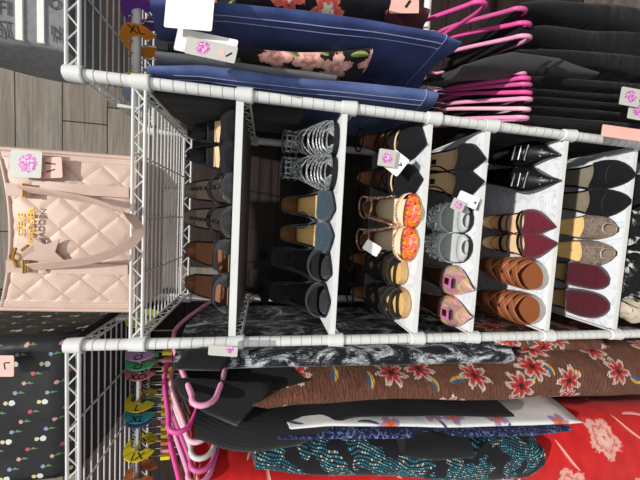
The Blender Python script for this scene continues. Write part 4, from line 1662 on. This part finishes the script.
HG_LOW = 'pink hangers on the lower right rail'
k = 0
for (px, py, c, w_) in [(538, 117, 'light pink', 'closest to the white post'), (541, 108, 'blush', 'second from the white post'), (542, 98, 'light pink', 'third from the white post'), (543, 91, 'hot pink', 'fourth from the white post'),
                        (542, 83, 'rose', 'fifth from the white post'), (540, 77, 'hot pink', 'sixth from the white post'), (537, 71, 'light pink', 'topmost of the row of seven'),
                        (545, 36, 'light pink', 'hooked over the grey leggings'), (546, 22, 'hot pink', 'behind the one over the grey leggings'), (541, 8, 'rose', 'next to the dark blue jeans hem'), (500, 2, 'hot pink', 'at the top edge of the photo')]:
    e = at(px, py, -5.5)
    yaw = 14 + (k * 3 % 5)
    # the arm runs back and up from its front end to the rail
    hx = e.x + 23.0 * math.sin(math.radians(yaw))
    zn = e.z + (11.0 if k < 7 else 13)
    hanger('%s hanger, %s, on the lower rail' % (c, w_), 15.0, hx, -yaw, PINKS[c], HG_LOW, 15.0 - zn, 21, 7.0, loop=1.6 if k < 7 else 2.0, th=.55)
    k += 1


# ------------------------------------------------------------------ size dividers
def divider(px, py, col, X=None, rod=95.6, txt=None, r=4.4, yaw=0, label=None, tilt=0.0, dz=0.0):
    p = at(px, py, 18)
    x = p.x
    root = thing('size_divider', (x, 18, rod), label, 'size divider', 'round size dividers on the rails', math.radians(yaw))
    b = MB()
    n = 40
    rings = []
    prof = [(1.55, -.18), (r, -.18), (r, .18), (1.55, .18)]
    for j in range(n + 1):
        a = math.radians(-70 + 320 * j / n)
        rings.append([(dx + q * math.cos(a) * tilt, q * math.cos(a), q * math.sin(a) - 1.0) for q, dx in prof])
    b.loft(rings)
    b.build('disc', DISC[col], root, local=True)
    if txt:
        sgn = 1 if x < 0 else -1
        Rm = Matrix.Rotation(math.radians(yaw), 3, 'Z')
        o = Vector((x, 18, rod)) + Rm @ Vector((sgn * .2 - 3.0 * tilt, -3.0, -1.0))
        ax = Vector((0, 0, -1))
        ay = Rm @ Vector((0, sgn * 1.0, 0))
        text_mesh('size_lettering', txt, 3.0, o, ax, ay, M['ink'], root, .03, .02)
    return root


divider(130, 12, 'purple', rod=97.2, yaw=24, label='purple round size divider on the right rail', r=4.6)
divider(140, 41, 'orange', rod=97.2, txt='XL', yaw=26, label='orange round size divider with black letters', r=4.6)
divider(140, 86, 'yellow', rod=97.2, yaw=20, label='yellow round size divider partly behind the right post', r=4.4)
divider(138, 97, 'pale blue', rod=97.2, yaw=18, label='pale blue round size divider behind the right post', r=4.0)
divider(139, 318, 'lime green', yaw=-16, label='lime green round size divider seen through the wire shelf', r=4.3)
divider(139, 351, 'lavender', yaw=-14, txt='O', label='lavender round size divider just below the left post', r=4.2)
divider(139, 360, 'green', yaw=-14, txt='O', label='mint green round size divider next to the lavender one', r=4.2)
divider(139, 370, 'pink', yaw=-14, txt='XO', label='dusty pink round size divider next to the mint green one', r=4.2)
divider(139, 400, 'yellow', yaw=-14, txt='L', label='yellow round size divider directly above the teal one', r=4.2)
divider(137, 411, 'teal', yaw=-14, txt='XL', label='teal round size divider', r=4.2)
divider(137, 416, 'slate blue', yaw=-14, label='slate blue round size divider tucked under the teal one', r=4.0)
divider(139, 447, 'yellow', yaw=-14, txt='1X', label='yellow round size divider lowest on the left rail', r=4.4)
divider(139, 474, 'rust', yaw=-14, label='rust brown round size divider at the bottom edge of the photo', r=4.2)

# ------------------------------------------------------------------ blush tote bag on the top shelf
BY = 3.0
bag = thing('quilted_tote_bag', (-4, 12, SHZ[1]), 'blush pink quilted leather tote bag standing on the top wire shelf', 'handbag')
bx0, bx1 = -22.2, 13.4
bz0 = SHZ[1] + .15


def bag_top(x):
    u = (x - bx0) / (bx1 - bx0)
    sag = math.sin(PI * max(0, min(1, u))) ** .8
    return 118.5 - 3.0 * sag


def bag_front(u, g):
    """front surface: u across, g up"""
    x = bx0 + (bx1 - bx0) * u
    flare = 1.0 - 2 * u
    x -= flare * -0.0
    z = bz0 + (bag_top(x) - bz0) * g
    y = BY - 1.8 * math.sin(PI * u) ** .6 * (.6 + .4 * math.sin(PI * g)) + 1.5 * g
    return Vector((x, y, z))


b = MB()
rows = []
NX, NZ = 120, 96
for i in range(NZ + 1):
    g = i / NZ
    row = []
    for j in range(NX + 1):
        u = j / NX
        p = bag_front(u, g)
        d1 = ((p.x + p.z * .92) / 7.2)
        d2 = ((p.x - p.z * .92) / 7.2)
        q = min(abs(d1 - round(d1)), abs(d2 - round(d2))) * 2
        edge = min(1, (p.x - bx0) / 2.6, (bx1 - p.x) / 2.6)
        top = min(1, max(0, (bag_top(p.x) - p.z) / 1.0), max(0, (p.z - bz0) / 2.0))
        puff = (1 - (1 - min(1, q * 2.0)) ** 2) * 1.0
        inside = 1 if (2.6 < p.x - bx0 and bx1 - p.x > 2.6) else 0
        p.y -= puff * inside * (.27 * top)
        if not inside:
            p.y -= .3
        row.append(p)
    rows.append(row)
b.grid(rows)
# sides, back and base
back = [[Vector((bx0 + (bx1 - bx0) * (j / 20) + 0.0, 20 - 4.5 * (i / 10), bz0 + (bag_top(bx0 + (bx1 - bx0) * j / 20) - bz0) * i / 10)) for j in range(21)] for i in range(11)]
b.grid(back)
for u, jb in ((0, 0), (1, 20)):
    g_rows = []
    for i in range(13):
        g = i / 12
        pf = bag_front(u, g)
        pb = Vector((pf.x, 20 - 4.5 * g, pf.z))
        g_rows.append([pf.lerp(pb, k / 6) + Vector(((-1 if u == 0 else 1) * -1.4 * math.sin(PI * k / 6) * g, 0, 0)) for k in range(7)])
    b.grid(g_rows)
b.grid([[bag_front(j / 20, 0).lerp(Vector((bx0 + (bx1 - bx0) * j / 20, 20, bz0)), k / 4) for j in range(21)] for k in range(5)])
b.build('bag_body', M['bag'], bag)
# quilting seams
b = MB()
for s_ in (1, -1):
    for n in range(-40, 60):
        pts = []
        for kx in range(121):
            x = bx0 + 2.6 + (bx1 - bx0 - 5.2) * kx / 120
            z = (n * 7.2 - x) / .92 if s_ > 0 else (x - n * 7.2) / .92
            if bz0 + 2 < z < bag_top(x) - 1.0:
                u = (x - bx0) / (bx1 - bx0)
                g = (z - bz0) / (bag_top(x) - bz0)
                p = bag_front(u, g)
                pts.append(p + Vector((0, .0, 0)))
        if len(pts) > 2:
            b.tube(pts, .09, 4)
b.build('quilting_seam', M['seam'], bag)
# edge bindings + stitches
for u0, u1 in ((.012, .012), (.988, .988)):
    b = MB()
    pts = [bag_front(u0, g / 20) + Vector((0, -.2, 0)) for g in range(21)]
    b.tube(pts, .55, 8)
    e = b.build('edge_binding', M['bag_tr'], bag)
for u0 in (.055, .945):
    b = MB()
    for k in range(46):
        g = (k + .2) / 46
        b.rod(bag_front(u0, g) + Vector((0, -.5, 0)), bag_front(u0, g + .012) + Vector((0, -.5, 0)), .09, 4)
    b.build('edge_stitching', M['stitch'], bag)
b = MB()
b.tube([bag_front(j / 30, 1) + Vector((0, -.1, 0)) for j in range(31)], .4, 8)
b.tube([Vector((bx0 + (bx1 - bx0) * j / 30, 15.5, bag_top(bx0 + (bx1 - bx0) * j / 30))) for j in range(31)], .4, 8)
b.build('top_binding', M['bag_tr'], bag)


def flat_strap(pts, wdir, wd, th, name, mat, parent):
    b = MB()
    rings = []
    for i, p in enumerate(pts):
        t = (pts[min(i + 1, len(pts) - 1)] - pts[max(i - 1, 0)]).normalized()
        wv = Vector(wdir)
        wv = (wv - t * wv.dot(t)).normalized()
        nv = t.cross(wv)
        rings.append([p + wv * sx * wd / 2 + nv * sy * th / 2 for sx, sy in ((1, 1), (.8, 1.3), (-.8, 1.3), (-1, 1), (-1, -1), (1, -1))])
    b.loft(rings)
    return b.build(name, mat, parent)


for (vx, ytop, ybot) in ((5.2, 110.5, bz0 + 1), (-12.0, 110.5, bz0 + 1)):
    pts = []
    for k in range(16):
        z = ybot + (ytop - ybot) * k / 15
        u = (vx - bx0) / (bx1 - bx0)
        g = (z - bz0) / (bag_top(vx) - bz0)
        p = bag_front(u, g)
        pts.append(p + Vector((0, -.95, 0)))
    flat_strap(pts, (1, 0, 0), 2.3, .3, 'sewn_strap', M['bag_tr'], bag)
# hanging handle
hp = [(21, 189, BY - 2), (40, 191, BY - 3.6), (62, 195, BY - 5), (88, 200, BY - 6), (108, 206, BY - 6.5), (124, 213, BY - 6.5), (134, 221, BY - 6.3), (139, 229, BY - 6.3), (137, 237, BY - 6.3), (128, 245, BY - 6.4), (112, 253, BY - 6.3), (90, 260, BY - 5.8), (64, 264, BY - 4.8), (42, 266, BY - 3.6), (30, 267, BY - 2.4)]
cps = [at(*q) for q in hp]
fine = []
for i in range(len(cps) - 1):
    p0, p1, p2, p3 = cps[max(i - 1, 0)], cps[i], cps[i + 1], cps[min(i + 2, len(cps) - 1)]
    for k in range(5):
        t = k / 5
        fine.append(.5 * ((2 * p1) + (p2 - p0) * t + (2 * p0 - 5 * p1 + 4 * p2 - p3) * t * t + (3 * p1 - p0 - 3 * p2 + p3) * t ** 3))
fine.append(cps[-1])
flat_strap(fine, (.5, -.35, .8), 1.9, .32, 'handle', M['bag_tr'], bag)
for (px, py) in ((17, 190), (17, 266)):
    p = at(px, py, BY - 1.6)
    b = MB()
    b.box((p.x - 1.3, p.y - .6, p.z - 2.4), (p.x + 1.3, p.y + .5, p.z + 1.6))
    o = b.build('handle_tab', M['bag_tr'], bag, smooth=False)
    g = MB()
    g.tube([(p.x - 1.4, p.y - .7, p.z - 2.0), (p.x + 1.4, p.y - .7, p.z - 2.0), (p.x + 1.4, p.y - .7, p.z - 1.6), (p.x - 1.4, p.y - .7, p.z - 1.6)], .18, 6, True)
    g.build('gold_ring', M['gold'], o)
# star-shaped leather charm with gold clasp
c = at(45, 254, BY - 2.0)
b = MB()
star = []
for k in range(10):
    a = PI / 2 + k * PI / 5 + .25
    r_ = 4.3 if k % 2 == 0 else 2.0
    star.append((c.x + r_ * math.cos(a), c.z + r_ * math.sin(a)))
b.loft([[(x, c.y + dy, z) for x, z in star] for dy in (-.15, .15)])
o = b.build('star_charm', M['bag_tr'], bag, smooth=False)
g = MB()
q = at(15, 257, BY - 2.2)
g.tube([q + Vector((math.cos(2 * PI * k / 16) * .8, 0, math.sin(2 * PI * k / 16) * 1.0)) for k in range(16)], .2, 6, True)
g.tube([q + Vector((-2.2, -.2, -.4)), q + Vector((0, -.3, .2)), q + Vector((2.0, -.2, -.3))], .28, 6)
g.tube([q + Vector((1.4, 0, -1.2)), q + Vector((2.6, -.2, -2.6))], .25, 6)
g.build('gold_clasp', M['gold'], o)
# gold lettering
lp = at(27, 225, BY - 1.58)
text_mesh('gold_lettering', 'STEVE\nMADDEN', 1.85, lp, (1, 0, 0), (0, .05, 1), M['gold'], bag, .12, .03)
card(bag, 26, 164, BY - 2.0, 6.6, 5.6, 3, 'card', logo=(0.4, 0.2, 1.9), name='swing_tag')
card(bag, 48, 168, BY - 1.7, 6.0, 4.4, -3, 'pale_pink', mark=[(.6, .9, 2.2, .3, -12, 'ink'), (.6, -.6, 1.9, .28, 14, 'ink'), (-1.6, .3, 1.3, 2.2, 0, 'card_bright')], name='swing_tag')

# ------------------------------------------------------------------ black floral storage bag, left side shelf
fb = thing('floral_storage_bag', (-45, 14, SIDE_Z), 'black nylon bag with rows of tiny flowers standing on the left top shelf', 'bag')
z0 = SIDE_Z + .2
x1 = -27.6
x0 = -61.5
zt = 150
b = MB()
NXg, NZg = 40, 44


def fb_front(u, g):
    x = x0 + (x1 - x0) * u
    z = z0 + (zt - z0) * g
    rnd_ = 2.2
    dx = 0
    lowr = max(0, 1 - (z - z0) / 3.0)
    sag = .8 * mnoise.noise(Vector((x * .07, z * .06, 2))) + .35 * mnoise.noise(Vector((x * .2, z * .1, 7)))
    xin = min(1, min(u, 1 - u) / .06)
    y = 1.2 + lowr * 2.0 + (1 - xin) ** 2 * 2.2 + sag
    return Vector((x, y, z))


b.grid([[fb_front(j / NXg, i / NZg) for j in range(NXg + 1)] for i in range(NZg + 1)], [[((x0 + (x1 - x0) * j / NXg) / 10, (zt - z0) * i / NZg / 10) for j in range(NXg + 1)] for i in range(NZg + 1)])
for (u, sg) in ((1, 1), (0, -1)):
    b.grid([[fb_front(u, i / NZg) + Vector((sg * .9 * math.sin(PI * k / 10), 0, 0)) + Vector((0, 44 * k / 10, 0)) for k in range(11)] for i in range(NZg + 1)], [[(k * .44 + 3.3, (zt - z0) * i / NZg / 10) for k in range(11)] for i in range(NZg + 1)])
b.grid([[fb_front(j / NXg, i / 4) + Vector((0, 44 - (fb_front(j / NXg, i / 4).y - 1.2), 0)) for j in range(NXg + 1)] for i in range(5)], [[(j * .08, i * 1.1) for j in range(NXg + 1)] for i in range(5)])
b.build('bag_body', M['flower_box'], fb)
b = MB()
b.grid([[fb_front(j / NXg, 0) + Vector((0, .4 + 43.4 * k / 4, 0)) for j in range(NXg + 1)] for k in range(5)])
b.build('bag_base', M['blk_matte'], fb)
b = MB()
b.tube([fb_front(1, i / 20) + Vector((.05, -.1, 0)) for i in range(21)], .28, 6)
b.tube([fb_front(j / 20, 0) + Vector((0, -.1, 0)) for j in range(21)], .28, 6)
b.tube([fb_front(0, i / 20) + Vector((.05, -.1, 0)) for i in range(21)], .28, 6)
b.build('piping', M['blk_matte'], fb)
card(fb, 2, 366, -1.2, 5.0, 4.4, 0, 'pale_pink', mark=[(.6, 0, .3, 1.4, 10, 'ink'), (1.2, .7, 1.0, .28, 0, 'ink')], name='swing_tag')

# ------------------------------------------------------------------ grey felt tote, right side shelf
tt_ = thing('felt_tote', (50, 14, SIDE_Z), 'charcoal felt tote with off-white ribbon bands on the right top shelf', 'bag')
b = MB()
xa, xb2 = 32.8, 78
za, zb_ = SIDE_Z + .2, 134
rows = []
for (y, dxx) in ((0.5, 0.6), (0.5, 0.0)):
    pass
out = []
for (cx_, cy_, a0) in ((xa + 1.2, 2.2, 180), (xb2 - 1.2, 2.2, 270), (xb2 - 1.2, 11, 0), (xa + 1.2, 11, 90)):
    for k in range(5):
        a = math.radians(a0 + 22.5 * k)
        out.append((cx_ + 1.2 * math.cos(a), cy_ + 1.6 * math.sin(a)))
rings = []
for i in range(14):
    g = i / 13
    z = za + (zb_ - za) * g
    rings.append([(x + (.8 * math.sin(g * 5 + y * .3)) * (1 if x < 50 else 0) - 1.5 * (1 - g) * (1 if x < 50 and y > 10 else 0), y, z) for x, y in out])
b.loft(rings)
b.build('tote_body', M['tote'], tt_)
b = MB()
for px in (18.7, 40.3):
    za_ = at(px, 20, .2).z
    b.box((xa + 1.3, .2, za_ - .6), (xb2 - 2, .75, za_ + .6))
b.build('ribbon_band', M['ribbon'], tt_, smooth=False)
for (s_, px, py, sz) in (('ST', 4, 26, 2.6), ('UIL', 4, 34, 2.2), ('FI', 3, 8, 4.0), ('O', 54, 4, 3.0), ('N', 56, 31, 2.6), ('M', 57, 39, 2.0)):
    text_mesh('faded_lettering', s_, sz, at(px, py, .35), (0, 0, -1), (1, 0, 0), M['ink_soft'], tt_, .04)

# ------------------------------------------------------------------ things on the bottom shelf
zb8 = SHZ[8]
CL = 'folded clothes on the bottom shelf'


def ruffle(name, label, cat, x, y, z, sx, sy, sz, mats, seed, n=7):
    r = thing(name, (x, y, z), label, cat, CL)
    b = MB()
    for k in range(n):
        f = k / max(1, n - 1)
        rings = []
        for i in range(7):
            h = i / 6
            ring = []
            for j in range(20):
                a = 2 * PI * j / 20
                wob = 1 + .3 * mnoise.noise(Vector((math.cos(a) * 1.5 + seed, math.sin(a) * 1.5 + k, h * 2)))
                rr = (math.sin(PI * (.06 + .9 * h)) ** .5) * wob
                ring.append((sx * rr * math.cos(a) * (.9 - .25 * f) + 1.2 * math.sin(k * 2.1), sy * rr * math.sin(a) * (.9 - .25 * f) + 1.0 * math.cos(k * 1.7), sz * (k + h) / n))
            rings.append(ring)
        b.cur = k % len(mats)
        b.loft(rings)
    b.build('folded_layer', mats, r, local=True)
    return r


crum = NT('black_and_white_crumpled_print')
cn = crum.noise(crum.coord('Object'), 26, 4, .6, 1.0)
crum_m = cloth_tail(crum, crum.ramp(cn, [(.46, lin(18, 18, 20)), (.52, lin(60, 60, 62)), (.58, lin(196, 194, 190))]), .8, 14, .5)
ruffle('folded_scarf', 'crumpled black and white scarf at the foot of the shelves', 'scarf', -12, 9, zb8 + .05, 8, 9, 13, [crum_m, M['blk_cloth']], 3)
ruffle('folded_shirt', 'black and white folded shirt beside the crumpled scarf', 'shirt', 4, 10, zb8 + .05, 7, 9, 12, [M['blk_cloth'], crum_m], 5)
ruffle('folded_knit', 'black folded knit under the toe-cap flats shelf', 'knitwear', 17, 10, zb8 + .05, 6.5, 9, 12, [M['blk_cloth']], 8)
ruffle('folded_towel', 'beige folded cloth below the plain burgundy flats', 'cloth', -23.2, 6, zb8 + .05, 3.6, 6, 12, [plain('beige_cloth', (190, 178, 160), .9)], 11, 5)

# ------------------------------------------------------------------ light and camera
world = bpy.data.worlds.new('room_light')
scene.world = world
world.use_nodes = True
bg = world.node_tree.nodes['Background']
wn_, wl_ = world.node_tree.nodes, world.node_tree.links
wtc = wn_.new('ShaderNodeTexCoord')
wsp = wn_.new('ShaderNodeSeparateXYZ')
wl_.new(wtc.outputs['Generated'], wsp.inputs[0])
wmr = wn_.new('ShaderNodeMapRange')
wmr.inputs['From Min'].default_value = .1
wmr.inputs['From Max'].default_value = -.95
wmr.inputs['To Min'].default_value = .22
wmr.inputs['To Max'].default_value = .82
wl_.new(wsp.outputs[1], wmr.inputs['Value'])
bg.inputs[0].default_value = (.96, .98, 1.0, 1)
wl_.new(wmr.outputs[0], bg.inputs[1])          # the open, brightly lit shop floor lies in front of the shelves
sd = bpy.data.lights.new('shop_spot', 'SUN')
sd.energy = 3.6
sd.angle = math.radians(1.6)
sd.color = (1.0, .97, .92)
so = bpy.data.objects.new('shop_spot', sd)
COL.objects.link(so)
dirv = Vector((-.10, .56, -.885))
so.rotation_euler = dirv.to_track_quat('-Z', 'Y').to_euler()
so.location = (0.5, -3, 4)

cd = bpy.data.cameras.new('camera')
cam = bpy.data.objects.new('camera', cd)
COL.objects.link(cam)
cd.sensor_fit = 'HORIZONTAL'
cd.sensor_width = 36
cd.lens = 36 * FPX / 640
cd.clip_start = .02
ix, iy = -CU, CR
iz = ix.cross(iy)
mat = Matrix((ix, iy, iz)).transposed().to_4x4()
mat.translation = W(CC)
cam.matrix_world = mat
scene.camera = cam
vs = scene.view_settings
vs.view_transform = 'Standard'
vs.look = 'None'
vs.exposure = 0.0
vs.gamma = 1
vs.use_curve_mapping = False
